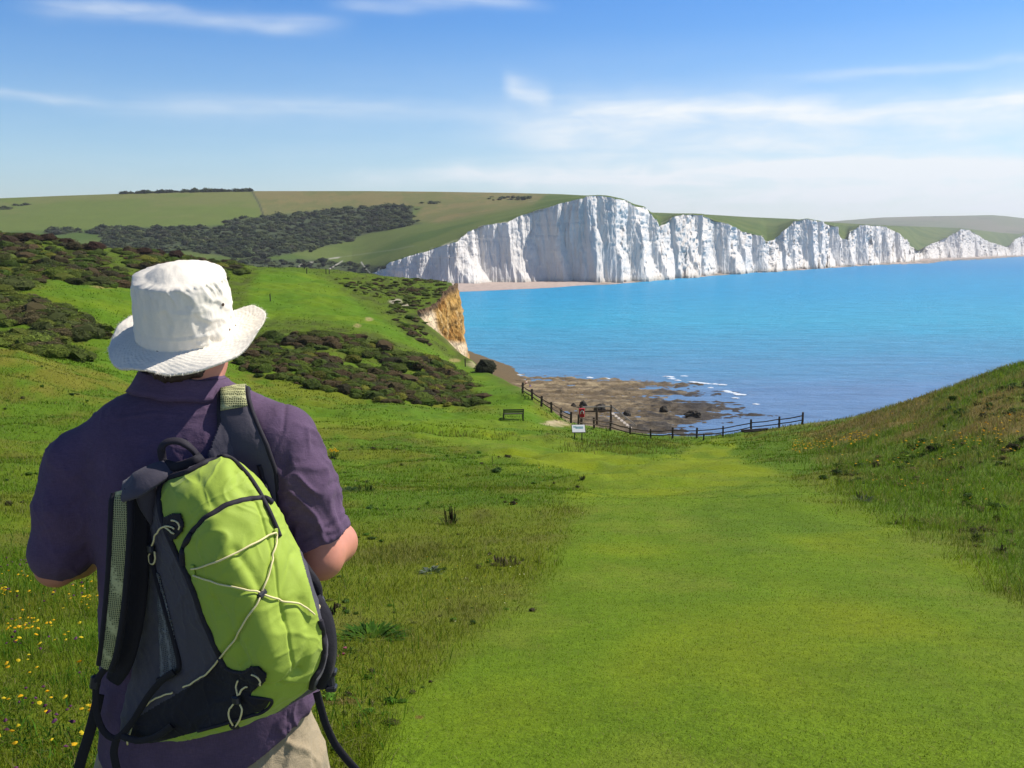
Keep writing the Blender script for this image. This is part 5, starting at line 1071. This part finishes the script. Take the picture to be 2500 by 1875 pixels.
for i, s_ in enumerate((-1, 1)):
    S_ = Field((HIP[i][0] - .1, Y0 - .14, gz - .03), (HIP[i][0] + .1, Y0 + .26, gz + .18), .005); b = np.array([HIP[i][0] + s_ * .005, Y0 - .01, gz])
    S_.chain([b + (0, -.04, .05), b + (0, .06, .05), b + (0, .17, .042)], [.050, .048, .042], .02); S_.cone(b + (0, -.01, .06), b + (0, -.015, .13), .05, .052, .03); S_.cut(lambda X, Y, Z: gz - .006 - Z + 0 * X + 0 * Y)
    a_, c_ = S_.mesh(2); child(mesh('shoe', a_, c_, M_SHOE))

# hat: crown and brim as one swept profile, stitched and slightly crumpled
hc = Q(402, 717, .02); tilt, roll = R(17), R(-.5)
HM = Matrix.Rotation(roll, 3, 'Y').transposed() @ Matrix.Rotation(tilt, 3, 'X')
nt = 220; th = np.linspace(0, 2 * math.pi, nt, endpoint=False); ct, st = np.cos(th), np.sin(th)   # st>0 away from the camera
def hatp(r_, z_): return np.stack([r_ * ct * .099, r_ * st * .110, z_ + 0 * th], 1)
prof = []
for t_ in np.linspace(0, 1, 14): prof.append(hatp(.005 + .655 * t_, .150 - .022 * t_ ** 2.2 + .002 * math.sin(t_ * 5)))
for t_ in np.linspace(.05, 1, 34):
    prof.append(hatp(.66 + .34 * t_ ** .16 + .006 * np.sin(math.pi * t_) - .010 * np.exp(-((t_ - .80) / .02) ** 2), .128 * (1 - t_ ** 1.15) + (.006 * np.exp(-((t_) / .05) ** 2))))
droop = R(-8) + R(7.5) * ct + R(-18) * np.maximum(-st, 0) ** 1.5 + R(16) * smooth(.2, .95, ct) + R(5) * np.sin(3 * th + .6) + R(10) * smooth(.5, 1, -ct) * smooth(-.2, .6, st)
bl = .060 + .004 * np.cos(2 * th + 1) + .003 * np.sin(5 * th) + .008 * smooth(.2, .9, ct) + .005 * smooth(.2, .9, -ct)
for t_ in np.linspace(.03, 1, 26):
    e = hatp(1, 0); out = np.stack([ct * np.cos(droop), st * np.cos(droop), np.sin(droop) * (.55 + .45 * t_)], 1)
    w_ = e + out * (bl * t_)[:, None]; w_[:, 2] += .004 * np.sin(7 * th + 2) * t_ ** 2 + .003 * vnoise(ct * 4, st * 4, seed=9) * t_; prof.append(w_)
for t_ in (1, .6, .02):
    e = hatp(.995, -.003); out = np.stack([ct * np.cos(droop), st * np.cos(droop), np.sin(droop) * (.55 + .45 * t_)], 1); w_ = e + out * (bl * t_ * .995)[:, None]; w_[:, 2] += .004 * np.sin(7 * th + 2) * t_ ** 2 + .003 * vnoise(ct * 4, st * 4, seed=9) * t_ - .0015; prof.append(w_)
hv = np.array(prof); nrow = len(prof); HR = np.arange(nrow)[:, None] * np.ones((1, nt))
crown = (HR >= 10) & (HR < 48); cr_t = np.clip((HR - 13) / 34, 0, 1)
puck = fbm(np.cos(th)[None] * 5 + 0 * HR, np.sin(th)[None] * 5 + 0 * HR, HR * .09, 3, 401) * .0044 + (1 - np.abs(vnoise(th[None] * 6.5 + .8 * np.sin(HR * .2), HR * .10, seed=402)) * 2.2).clip(0) * .0042 * np.exp(-((cr_t - .15) / .22) ** 2) + (1 - np.abs(vnoise(th[None] * 3 - HR * .12, HR * .16, seed=404)) * 2.4).clip(0) * .0030 * smooth(-.2, .8, np.cos(th))[None] * (cr_t > .35)
rad = hv.copy(); rad[..., 2] = 0; rad /= np.linalg.norm(rad, axis=2)[..., None] + 1e-9
hv += rad * (puck * (HR >= 13) * (HR < 47))[..., None]; hv[..., 2] += (fbm(hv[..., 0] * 30, hv[..., 1] * 30, octv=3, seed=403) * .004) * (HR < 13)
hv += rad * (.0014 * np.exp(-((HR - 13.5) / .8) ** 2) + .0012 * np.exp(-((HR - 41) / .6) ** 2))[..., None]
brim = (HR >= 48) & (HR < 74); hv[..., 2] += brim * .0011 * np.sin(th[None] * 55 + (HR % 2) * math.pi) * np.cos(HR * 1.57) + brim * .0008 * vnoise(th[None] * 30, HR * .8, seed=405)
hatv = (hv.reshape(-1, 3) @ np.array(HM).T) + hc
hat = child(mesh('hat', hatv, grid_faces(nrow, nt, True), M_HAT))
top = hatv[:nt].mean(0); 
edge = hatv.reshape(nrow, nt, 3)[73]; e_out = hatv.reshape(nrow, nt, 3)[73] - hatv.reshape(nrow, nt, 3)[71]; e_out /= np.linalg.norm(e_out, axis=1)[:, None]
fv, ff = [], []
for i in range(900):                               # frayed cotton along the brim
    j = rng.integers(nt); p_ = edge[j] + (edge[(j + 1) % nt] - edge[j]) * rng.random(); d_ = e_out[j] + rng.normal(0, .45, 3); l_ = rng.uniform(.0015, .0055); s_ = rng.normal(0, 1, 3); s_ = s_ / np.linalg.norm(s_) * .0005
    fv += [p_ - s_, p_ + s_, p_ + d_ * l_]; ff.append([3 * i, 3 * i + 1, 3 * i + 2])
fr = child(mesh('frayed_edge', np.array(fv), np.array(ff), M_HAT)); fr.parent = hat; fr['kind'] = 'stuff'
M_EYE = principled('dark_eyelet', (.06, .03, .02), .5, .4)
hb = BVHTree.FromPolygons([tuple(v) for v in hatv], [tuple(f) for f in grid_faces(nrow, nt, True).tolist()])
def surf(bvh, x, y, lift=0.0):
    """Where the survey ray (display units) meets a surface."""
    d = Vector(at(x * 1.13, y * 1.13, 1.0)) - Vector((0, 0, EYE)); d.normalize(); h = bvh.ray_cast(Vector((0, 0, EYE)), d)
    if h[0] is None: return None, None
    n = h[1] if h[1].dot(d) < 0 else -h[1]; return np.array(h[0] + n * lift), np.array(n)
for (x, y, r_) in [(481.5, 658, .0035), (496, 712, .0022), (508.5, 703, .0020)]:
    p_, n_ = surf(hb, x, y, .0004)
    if p_ is not None:
        mb = MB(); mb.tube([p_ - n_ * .001, p_ + n_ * .0006], [r_, r_], 12); e_ = child(mb.build('eyelet', M_EYE)); e_.parent = hat
# ------------------------------------------------------------------ the rucksack slung on his right shoulder
RING = [  # six outline points per level (display x, y, depth behind the torso middle): left back, left edge, front middle, right edge, right back, rear
 [(400, 1002, -.14), (408, 1006, -.19), (440, 1003, -.22), (478, 990, -.20), (490, 985, -.15), (440, 992, -.12)],
 [(368, 1018, -.13), (370, 1030, -.21), (440, 1024, -.265), (505, 1006, -.235), (518, 1000, -.15), (440, 1004, -.11)],
 [(335, 1048, -.12), (352, 1062, -.235), (445, 1056, -.305), (545, 1046, -.25), (560, 1038, -.15), (450, 1040, -.10)],
 [(308, 1110, -.115), (356, 1125, -.255), (455, 1115, -.335), (577, 1100, -.265), (592, 1090, -.15), (460, 1100, -.095)],
 [(295, 1200, -.11), (390, 1208, -.272), (495, 1195, -.360), (614, 1184, -.275), (630, 1170, -.15), (475, 1190, -.095)],
 [(290, 1300, -.11), (430, 1303, -.282), (535, 1292, -.375), (662, 1278, -.275), (682, 1264, -.15), (490, 1290, -.095)],
 [(287, 1400, -.11), (470, 1400, -.280), (575, 1388, -.370), (694, 1368, -.265), (711, 1350, -.15), (500, 1390, -.095)],
 [(275, 1490, -.115), (486, 1478, -.270), (585, 1464, -.350), (697, 1436, -.250), (712, 1420, -.15), (500, 1470, -.10)],
 [(262, 1555, -.12), (450, 1555, -.250), (560, 1535, -.320), (668, 1492, -.235), (690, 1478, -.15), (490, 1525, -.105)],
 [(262, 1596, -.13), (410, 1592, -.215), (500, 1574, -.255), (610, 1532, -.20), (650, 1505, -.15), (460, 1560, -.115)],
 [(290, 1606, -.14), (400, 1598, -.18), (470, 1582, -.205), (570, 1548, -.18), (605, 1530, -.15), (450, 1570, -.13)]]
RC = np.array(RING, float); mids = []
for lv in RC:                                        # rounded edges: extra points between the corners
    L_, E_, M_, R_, RB_, K_ = lv
    mids.append([L_, L_ * .45 + E_ * .55 + (-2, 0, -.012), E_ * .93 + L_ * .07, E_ * .80 + M_ * .20 + (0, 0, -.012), M_ * .5 + E_ * .5 + (0, 0, -.014), M_, M_ * .5 + R_ * .5 + (0, 0, -.012), R_ * .82 + M_ * .18 + (0, 0, -.010), R_, RB_ * .5 + R_ * .5 + (1, 0, 0), RB_, K_ * .4 + RB_ * .6 + (0, 0, .008), K_, K_ * .4 + L_ * .6 + (0, 0, .008)])
mids = np.array(mids); nl_, ncp = mids.shape[:2]
def catmull(P, n, closed):
    m = len(P); t = np.linspace(0, m if closed else m - 1, n, endpoint=not closed); i = np.floor(t).astype(int); f = (t - i)[(...,) + (None,) * (P.ndim - 1)]
    g = (lambda j: P[j % m]) if closed else (lambda j: P[np.clip(j, 0, m - 1)])
    if not closed: i = np.minimum(i, m - 2); f = (t - i)[(...,) + (None,) * (P.ndim - 1)]
    a, b, c, d = g(i - 1), g(i), g(i + 1), g(i + 2)
    return .5 * (2 * b + (c - a) * f + (2 * a - 5 * b + 4 * c - d) * f * f + (3 * b - a - 3 * c + d) * f ** 3)
NV, NU = 300, 420
g1 = catmull(mids, NV, False); g2 = catmull(g1.transpose(1, 0, 2), NU, True).transpose(1, 0, 2)
pv = q3(g2[..., 0], g2[..., 1], g2[..., 2]); pf = grid_faces(NV, NU, True); pflat = pv.reshape(-1, 3)
pn = normals(pflat, pf); cen = pflat.mean(0)
if ((pflat - cen) * pn).sum() < 0: pf = pf[:, ::-1]; pn = -pn
dx_, dy_ = g2[..., 0].ravel(), g2[..., 1].ravel()
GREEN = [(350, 1045), (362, 1034), (385, 1027), (412, 1018), (440, 1002), (470, 985), (500, 975), (530, 1000), (560, 1030), (600, 1085), (640, 1160), (655, 1215), (672, 1275), (686, 1325), (696, 1370), (697, 1412), (692, 1442), (676, 1464), (672, 1485), (650, 1503), (600, 1538), (562, 1562), (500, 1577), (440, 1592), (400, 1604), (340, 1604), (430, 1580),
         (530, 1549), (570, 1535), (586, 1512), (540, 1505), (545, 1494), (574, 1470), (576, 1454), (560, 1440), (545, 1440), (530, 1452), (505, 1450), (487, 1440), (478, 1420), (460, 1380), (440, 1332), (425, 1290), (408, 1246), (392, 1212), (375, 1176), (358, 1136), (349, 1105), (346, 1070)]
BASEP = [(200, 1700), (245, 1640), (300, 1548), (380, 1500), (440, 1465), (478, 1420), (487, 1440), (600, 1440), (600, 1700)]
POCKET = [(398, 1220), (398, 1190), (412, 1160), (445, 1122), (490, 1095), (540, 1081), (572, 1080), (600, 1110), (640, 1190), (680, 1300), (690, 1400), (660, 1470), (560, 1470), (487, 1440), (440, 1330)]
facing = (pn * (pflat - np.array((0, 0, EYE)))).sum(1) < 0
disp = folds(pflat, 1.35, 310) * .0035 + soft_poly(dx_, dy_, POCKET, 5) * .010 * facing
for ln, dep, w_ in [([(545, 1085), (572, 1170), (592, 1270), (612, 1360), (626, 1440)], -.0035, 3.0), ([(398, 1220), (398, 1190), (412, 1160), (445, 1122), (490, 1095), (540, 1081), (572, 1080)], -.005, 5.0), ([(640, 1440), (618, 1455), (600, 1470)], -.006, 6), ([(560, 1285), (520, 1370), (470, 1430)], -.004, 7), ([(560, 1285), (480, 1258), (422, 1240)], -.003, 6),
                    ([(593, 1152), (562, 1280)], -.003, 6), ([(620, 1200), (600, 1290), (605, 1340)], -.004, 7), ([(470, 1290), (500, 1330), (530, 1400), (540, 1420)], -.006, 9), ([(505, 1190), (540, 1240), (556, 1275)], -.005, 9), ([(430, 1040), (455, 1090), (470, 1105)], -.005, 12), ([(505, 1010), (512, 1050), (540, 1075)], -.005, 12), ([(640, 1300), (660, 1360), (640, 1440)], -.005, 10)]:
    dd_, _, _ = seg_dist(dx_, dy_, ln); disp = disp + dep * np.exp(-(dd_ / w_) ** 2) * facing
for cx_, cy_, rx_, ry_, a_ in [(400, 1075, 30, 30, .008), (490, 1035, 26, 30, .007), (530, 1130, 30, 34, .005), (470, 1215, 32, 40, .006), (590, 1215, 22, 34, .005), (500, 1380, 26, 40, .006), (575, 1400, 20, 40, .006), (650, 1240, 18, 50, .004), (655, 1400, 20, 40, .006)]:
    disp = disp + a_ * np.exp(-((dx_ - cx_) / rx_) ** 2 - ((dy_ - cy_) / ry_) ** 2) * facing
pflat = pflat + pn * disp[:, None]
ppx, ppy = to_px(pflat[:, 0], pflat[:, 1], pflat[:, 2]); ppx, ppy = ppx / 1.13, ppy / 1.13
fc = pflat[pf].mean(1); fpx, fpy = ppx[pf].mean(1), ppy[pf].mean(1); ff_ = facing[pf].mean(1) > .5
isg = in_poly(fpx, fpy, GREEN) & ff_; isb = in_poly(fpx, fpy, BASEP) & ~isg; zone = np.where(isg, 0, np.where(isb, 2, 1))
M_GREEN = cloth_material('lime_ripstop', (.33, .44, .055), 1500, .03, .16, .62, .1)
M_GREY = cloth_material('charcoal_nylon', (.070, .062, .080), 1400, .06, .22, .62, .1)
M_BLACK = cloth_material('black_nylon', (.016, .014, .020), 1400, .08, .25, .7, .05)
M_BIND = principled('dark_binding', (.026, .022, .030), .75, .25, .25, 300, .25, 900, bdist=.001)
M_CORD = principled('cream_cord', (.80, .69, .36), .7, .2, .15, 900)
M_PLAS = principled('black_plastic', (.02, .02, .026), .35, .45)
def net_material(name, a, b_, scale):
    m = bpy.data.materials.new(name); m.use_nodes = True; k = NT(m.node_tree); tc = k.n('ShaderNodeTexCoord').outputs['Object']
    v_ = k.n('ShaderNodeTexVoronoi', feature='DISTANCE_TO_EDGE', ins={'Vector': k.mapping(tc, (1, .3, 1)), 'Scale': scale, 'Randomness': .25})
    f = k.ramp(v_.outputs['Distance'], [(.06, 1.0), (.22, 0.0)]); c = k.mix(f, a, b_)
    bp = k.n('ShaderNodeBump', ins={'Height': f, 'Strength': .6, 'Distance': .002}); b = k.n('ShaderNodeBsdfPrincipled', ins={'Base Color': c, 'Roughness': .8, 'Specular IOR Level': .2, 'Normal': bp.outputs[0]})
    k.t.links.new(b.outputs[0], k.n('ShaderNodeOutputMaterial').inputs[0]); return m
M_NET = net_material('spacer_mesh', (.10, .11, .05), (.50, .49, .25), 230); M_NETD = net_material('grey_mesh', (.05, .05, .055), (.20, .20, .20), 230)
org = Q(500, 1300, -.22); pack = empty('rucksack', org); tag(pack, 'lime green and charcoal rucksack slung on the walker\'s right shoulder', 'rucksack')
def pchild(o, par=pack): return child(o, par) if par is pack else setattr(o, 'parent', par) or o
def child2(o, par): o.parent = par; return o
def child(o, par=person):
    root = par
    o.parent = par; o.matrix_parent_inverse = Matrix.Translation(-Vector(root.location)); return o
PK = []
for zi, (nm, mt) in enumerate((('front_panel', M_GREEN), ('side_panel', M_GREY), ('base_panel', M_BLACK))):
    fsel = pf[zone == zi]; u_, inv = np.unique(fsel, return_inverse=True); PK.append(child(mesh(nm, pflat[u_], inv.reshape(-1, 4), mt), pack))
for row, nm in ((0, 'top_seam'), (NV - 1, 'bottom_seam')):     # closed ends
    r_ = pflat.reshape(NV, NU, 3)[row]; child(mesh(nm, np.concatenate([r_, r_.mean(0)[None]]), np.stack([np.arange(NU), (np.arange(NU) + 1) % NU, np.full(NU, NU)], 1)[:, ::(1 if row else -1)], M_BLACK), pack)
pb = BVHTree.FromPolygons([tuple(v) for v in pflat], [tuple(f) for f in pf.tolist()])
sb = BVHTree.FromPolygons([tuple(v) for v in sp], [tuple(f) for f in sf.tolist()])
def dens(pts, n):
    P = np.array(pts, float); return catmull(P, n, False)
def lay(bvh, pts, n, lift, fallback=-.15):
    """A path drawn in display units laid onto a surface."""
    out, nr = [], []
    for p_ in dens(pts, n):
        h_, nn_ = surf(bvh, p_[0], p_[1], lift)
        if h_ is not None: out.append(h_); nr.append(nn_)
    P = np.array(out); N = np.array(nr)
    for _ in range(2): P[1:-1] = P[1:-1] * .5 + (P[:-2] + P[2:]) * .25; N[1:-1] = N[1:-1] * .5 + (N[:-2] + N[2:]) * .25
    return P, N
def trim(name, pts, r, mat=M_BIND, n=60, lift=.002, par=pack, bvh=None, seg=8):
    P, _ = lay(bvh or pb, pts, n, lift); mb = MB(); mb.tube(P, r, seg); return child(mb.build(name, mat, None, True), par) if par is pack else child2(mb.build(name, mat, None, True), par)
trim('piping', [(468, 990), (440, 1004), (412, 1019), (385, 1028), (362, 1036), (350, 1048), (346, 1072), (349, 1105), (358, 1136), (375, 1176), (392, 1212), (408, 1246), (425, 1290), (440, 1332), (460, 1380), (478, 1420), (487, 1440)], .0058, n=110)
trim('piping', [(474, 986), (498, 992), (522, 1014), (546, 1044), (576, 1096), (604, 1160)], .0045)
trim('zip_binding', [(398, 1222), (397, 1190), (412, 1160), (445, 1121), (490, 1094), (540, 1080), (572, 1079), (584, 1086)], .0062, n=90)
trim('piping', [(487, 1440), (505, 1450), (530, 1452), (546, 1441)], .004); trim('piping', [(540, 1505), (586, 1512), (570, 1535), (530, 1549), (430, 1580)], .003)
trim('piping', [(690, 1340), (696, 1372), (697, 1412), (690, 1442), (676, 1464), (671, 1484)], .006)
trim('piping', [(316, 1095), (324, 1150), (332, 1215), (352, 1290), (372, 1360), (388, 1425), (386, 1447), (366, 1462), (344, 1468)], .0055, M_BLACK, 70)
def onpack_patch(name, poly, mat, lift=.0025, bvh=None, par=pack, step=2.2):
    xs = np.arange(min(p[0] for p in poly), max(p[0] for p in poly), step); ys = np.arange(min(p[1] for p in poly), max(p[1] for p in poly), step); idx = {}; V_, F_ = [], []
    for i, x in enumerate(xs):
        for j, y in enumerate(ys):
            if in_poly(np.array(x), np.array(y), poly):
                h_, n_ = surf(bvh or pb, x, y, lift)
                if h_ is not None: idx[i, j] = len(V_); V_.append(h_)
    for (i, j) in idx:
        c = [(i, j), (i, j + 1), (i + 1, j + 1), (i + 1, j)]
        if all(q in idx for q in c): F_.append([idx[q] for q in c])
    o = mesh(name, np.array(V_), np.array(F_), mat); sm = o.modifiers.new('thickness', 'SOLIDIFY'); sm.thickness = .0022; sm.offset = 0
    return child(o, par)
onpack_patch('mesh_pocket', [(338, 1232), (346, 1240), (362, 1300), (378, 1365), (388, 1425), (384, 1445), (366, 1460), (346, 1465), (345, 1400), (342, 1320)], M_NETD, .0015)
pt1 = onpack_patch('loop_patch', [(356, 1118), (378, 1106), (394, 1108), (402, 1130), (398, 1148), (384, 1164), (370, 1168), (360, 1150)], M_BLACK, .004)
pt2 = onpack_patch('loop_patch', [(520, 1452), (545, 1438), (562, 1438), (578, 1454), (575, 1470), (548, 1494), (528, 1490)], M_BLACK, .004)
# elastic cords
def cord(pts, lift=.005, n=40, r=.0018): return trim('cord', pts, r, M_CORD, n, lift, seg=6)
cord([(418, 1228), (440, 1224), (500, 1200), (560, 1168), (592, 1151)]); cord([(592, 1151), (595, 1172), (583, 1220), (564, 1278)]); cord([(422, 1241), (470, 1256), (520, 1268), (556, 1281)])
cord([(560, 1283), (600, 1296), (640, 1304), (662, 1314), (676, 1328)]); cord([(558, 1288), (540, 1330), (512, 1378), (478, 1424), (455, 1448), (430, 1466), (400, 1484)], n=60); cord([(378, 1494), (345, 1506), (318, 1525), (300, 1546)], .006); cord([(292, 1560), (280, 1600), (272, 1640)], .006)
cord([(384, 1140), (370, 1134), (352, 1142), (342, 1158), (336, 1180)], .008); cord([(384, 1150), (366, 1138)], .008); cord([(334, 1190), (328, 1200), (330, 1214), (337, 1216), (341, 1204), (340, 1190)], .006); cord([(376, 1122), (388, 1124), (394, 1134), (392, 1142)], .006)
cord([(521, 1500), (517, 1482), (522, 1466)], .008); cord([(524, 1500), (530, 1486), (540, 1480)], .008); cord([(514, 1515), (502, 1530), (500, 1545), (506, 1560)], .007); cord([(522, 1516), (528, 1530), (522, 1548), (510, 1562)], .007); cord([(548, 1454), (560, 1458), (566, 1468), (564, 1474)], .006)
def lump(name, x, y, sz, rz=0.0, mat=M_PLAS, lift=.006, bvh=None):
    p_, n_ = surf(bvh or pb, x, y, lift); z_ = Vector(n_); qm = z_.to_track_quat('Z', 'Y').to_matrix() @ Matrix.Rotation(rz, 3, 'Z'); mb = MB(); mb.box(p_, sz, qm, min(sz) * .3); return child(mb.build(name, mat, None, False), pack)
lump('cord_lock', 561, 1284, (.022, .011, .010), .35); lump('cord_lock', 336, 1184, (.018, .018, .011), .2, M_PLAS, .009); lump('cord_lock', 519, 1508, (.018, .017, .011), .1, M_PLAS, .010); lump('cord_tab', 507, 1564, (.017, .020, .006), 0, M_BLACK, .005)
for x, y in ((419, 1228), (421, 1241), (594, 1150)): lump('cord_tab', x, y, (.010, .014, .004), 0, M_GREEN, .003)
# straps
def ribbon(name, pts, mat, th_=.0035, edge=None, n=60, nrm=(0.1, -1, .15), par=pack, er=.0045):
    """pts: (x, y, depth, width in display units)."""
    D = dens(pts, n); P = q3(D[:, 0], D[:, 1], D[:, 2]); w = D[:, 3] * .00046; N = np.broadcast_to(np.array(nrm, float), (n, 3)) if np.ndim(nrm) == 1 else nrm
    T = np.gradient(P, axis=0); T /= np.linalg.norm(T, axis=1)[:, None]; N = N - T * (N * T).sum(1)[:, None]; N /= np.linalg.norm(N, axis=1)[:, None]; Bt = np.cross(T, N)
    prof_ = [(-1, 0), (-.9, 1), (-.3, 1.35), (.3, 1.35), (.9, 1), (1, 0), (.9, -1), (0, -1), (-.9, -1)]; V_ = np.stack([P + Bt * (w * a)[:, None] + N * (th_ * b) for a, b in prof_], 1)
    o = child(mesh(name, V_.reshape(-1, 3), grid_faces(n, len(prof_), True), mat), par)
    if edge is not None:
        for s_ in (-1, 1):
            mb = MB(); mb.tube(P + Bt * (w * s_)[:, None] + N * th_ * .4, er, 8); e_ = mb.build('edge_binding', edge, None, True); e_.parent = o
    return o
def webbing(name, pts, w, mat=M_BLACK, n=60, nrm=(.2, -1, .2)):
    return ribbon(name, [(*p_, w) for p_ in pts], mat, .0016, None, n, nrm)
# right strap: from the pack top over the shoulder and down the chest
RS = [(606, 1160), (584, 1095), (556, 1030), (530, 968), (511, 905), (505, 862)]
P_, N_ = lay(sb, RS, 26, .010); top_ = Q(506, 842, .03); fr1, fr2, fr3 = Q(512, 858, .085), Q(520, 920, .135), Q(535, 1040, .155)
Pf = catmull(np.concatenate([P_[::5], [top_, fr1, fr2, fr3]]), 70, False)
Nf = np.zeros_like(Pf); cs_ = Q(506, 930, .02); Nf = Pf - np.array((0, 1, 0)) * 0 - cs_; Nf[:, 0] *= .2; Nf /= np.linalg.norm(Nf, axis=1)[:, None]
T = np.gradient(Pf, axis=0); T /= np.linalg.norm(T, axis=1)[:, None]; Nf -= T * (Nf * T).sum(1)[:, None]; Nf /= np.linalg.norm(Nf, axis=1)[:, None]; Bt = np.cross(T, Nf)
tpar = np.linspace(0, 1, 70); wv = np.interp(tpar, [0, .12, .22, .32, .44, .52, 1], [.024, .032, .046, .046, .034, .029, .029])
prof_ = [(-1, 0), (-.92, .7), (-.5, 1.2), (0, 1.35), (.5, 1.2), (.92, .7), (1, 0), (.9, -1), (0, -1), (-.9, -1)]
Vs_ = np.stack([Pf + Bt * (wv * a)[:, None] + Nf * (.006 * b) for a, b in prof_], 1); sv = Vs_.reshape(-1, 3); sv = sv + np.repeat(Nf, len(prof_), 0) * (folds(sv, 1.6, 350) * .003)[:, None]
rs_ = child(mesh('shoulder_strap', sv, grid_faces(70, len(prof_), True), M_GREY), pack)
for s_ in (-1, 1):
    mb = MB(); mb.tube(Pf + Bt * (wv * s_)[:, None] + Nf * .002, .0052, 8); e_ = mb.build('edge_binding', M_BIND, None, True); e_.parent = rs_
i0, i1 = 33, 52; Vm = np.stack([Pf[i0:i1] + Bt[i0:i1] * (wv[i0:i1] * a)[:, None] + Nf[i0:i1] * .0118 for a in (-.86, -.4, 0, .4, .86)], 1); o = mesh('strap_mesh', Vm.reshape(-1, 3), grid_faces(i1 - i0, 5), M_NET); o.parent = rs_; sm = o.modifiers.new('thickness', 'SOLIDIFY'); sm.thickness = .002
# harness panel between strap and pack
hp = onpack_patch('harness_panel', [(484, 890), (528, 890), (562, 990), (590, 1070), (632, 1170), (560, 1180), (480, 1060), (448, 985)], M_GREY, .009, sb)
trim('piping', [(566, 1000), (590, 1065), (612, 1118), (632, 1160)], .0055, M_BLACK, 50, .013, bvh=sb)
# haul loop
hl = [(356, 1006, -.19), (350, 985, -.195), (350, 966, -.20), (362, 955, -.20), (385, 953, -.20), (405, 962, -.20), (420, 976, -.19), (430, 992, -.18)]
ribbon('haul_loop', [(*p_, 17) for p_ in hl], M_BIND, .003, None, 60, (.15, -.5, .85)); webbing('haul_loop_base', [(352, 1000, -.20), (382, 1008, -.215), (420, 996, -.215), (436, 985, -.20)], 20, M_BLACK)
# left strap hanging loose in a loop
ribbon('strap_top', [(372, 1010, -.20, 36), (348, 1018, -.215, 48), (318, 1034, -.228, 56), (292, 1050, -.232, 58), (268, 1062, -.222, 50)], M_GREY, .005, None, 40, (.1, -.75, .65))
ribbon('strap_fold', [(322, 1036, -.205, 62), (318, 1062, -.212, 50), (318, 1090, -.208, 34), (324, 1120, -.20, 14), (326, 1132, -.195, 5)], M_GREY, .003, None, 40, (.45, -.85, .3))
ribbon('strap_padding', [(300, 1056, -.20, 36), (300, 1120, -.19, 46), (296, 1220, -.18, 56), (286, 1320, -.17, 62), (266, 1420, -.16, 56), (246, 1470, -.15, 36)], M_BLACK, .006, None, 60, (-.2, -1, .1))
ls = ribbon('hanging_strap', [(262, 1062, -.222, 30), (263, 1085, -.23, 40), (262, 1140, -.232, 43), (257, 1230, -.226, 42), (249, 1320, -.214, 41), (238, 1400, -.198, 37), (229, 1440, -.184, 30)], M_NET, .005, M_BLACK, 80, (-.15, -1, .05), er=.0068)
mb = MB(); mb.box(Q(206, 1474, -.165), (.020, .014, .030), Matrix.Rotation(.2, 3, 'Y'), .004); child(mb.build('buckle', M_PLAS), pack)
webbing('webbing', [(232, 1440, -.18), (214, 1462, -.172), (207, 1490, -.168), (210, 1545, -.165), (226, 1582, -.165), (252, 1594, -.168), (284, 1562, -.178), (320, 1505, -.195), (352, 1468, -.215), (376, 1452, -.228)], 15)
webbing('webbing', [(252, 1596, -.168), (246, 1625, -.165), (252, 1660, -.162), (262, 1700, -.16)], 17); webbing('webbing', [(262, 1590, -.172), (300, 1600, -.19), (340, 1590, -.21), (372, 1568, -.225)], 15)
webbing('hip_strap', [(214, 1500, -.13), (204, 1545, -.125), (190, 1595, -.118), (176, 1640, -.112), (164, 1690, -.108), (156, 1740, -.105)], 24)
webbing('hip_strap', [(684, 1496, -.165), (692, 1525, -.16), (704, 1565, -.155), (722, 1604, -.15), (745, 1636, -.145), (770, 1664, -.14), (800, 1700, -.135)], 17)
mb = MB(); mb.box(Q(714, 1466, -.185), (.016, .018, .048), Matrix.Rotation(-.08, 3, 'Y'), .004); mb.box(Q(716, 1452, -.188), (.022, .022, .012), None, .003); mb.box(Q(716, 1486, -.188), (.022, .022, .012), None, .003); child(mb.build('buckle', M_PLAS), pack)
# right-hand side pocket and its straps
ribbon('side_pocket', [(676, 1290, -.20, 26), (694, 1335, -.205, 44), (704, 1390, -.205, 44), (702, 1440, -.20, 36), (690, 1478, -.19, 26)], M_BLACK, .012, None, 50, (.7, -.7, .1)); ribbon('side_strap', [(640, 1195, -.18, 16), (662, 1232, -.19, 22), (684, 1262, -.195, 18), (690, 1290, -.195, 12), (680, 1318, -.20, 10)], M_BLACK, .004, None, 40, (.5, -.8, .2))
mb = MB(); mb.tube([Q(684, 1302, -.215), Q(690, 1310, -.218), Q(688, 1322, -.218)], .0024, 6); child(mb.build('cord', M_CORD, None, True), pack)
# ------------------------------------------------------------------ sea air
bm = bmesh.new(); bmesh.ops.create_cube(bm, size=1)
HZ0, HZ1 = Vector((-5200, -120, -9)), Vector((9000, 7400, 330))
for v in bm.verts: v.co = Vector([HZ0[i] + (v.co[i] + .5) * (HZ1[i] - HZ0[i]) for i in range(3)])
me = bpy.data.meshes.new('haze'); bm.to_mesh(me); bm.free(); haze = bpy.data.objects.new('haze', me); C.objects.link(haze)
m = bpy.data.materials.new('sea_air'); m.use_nodes = True; k = NT(m.node_tree)
pv = k.n('ShaderNodeVolumePrincipled', ins={'Color': (.93, .95, 1.0, 1), 'Density': HAZE, 'Anisotropy': 0.25})
k.t.links.new(pv.outputs[0], k.n('ShaderNodeOutputMaterial').inputs['Volume']); me.materials.append(m); tag(haze, kind='stuff')
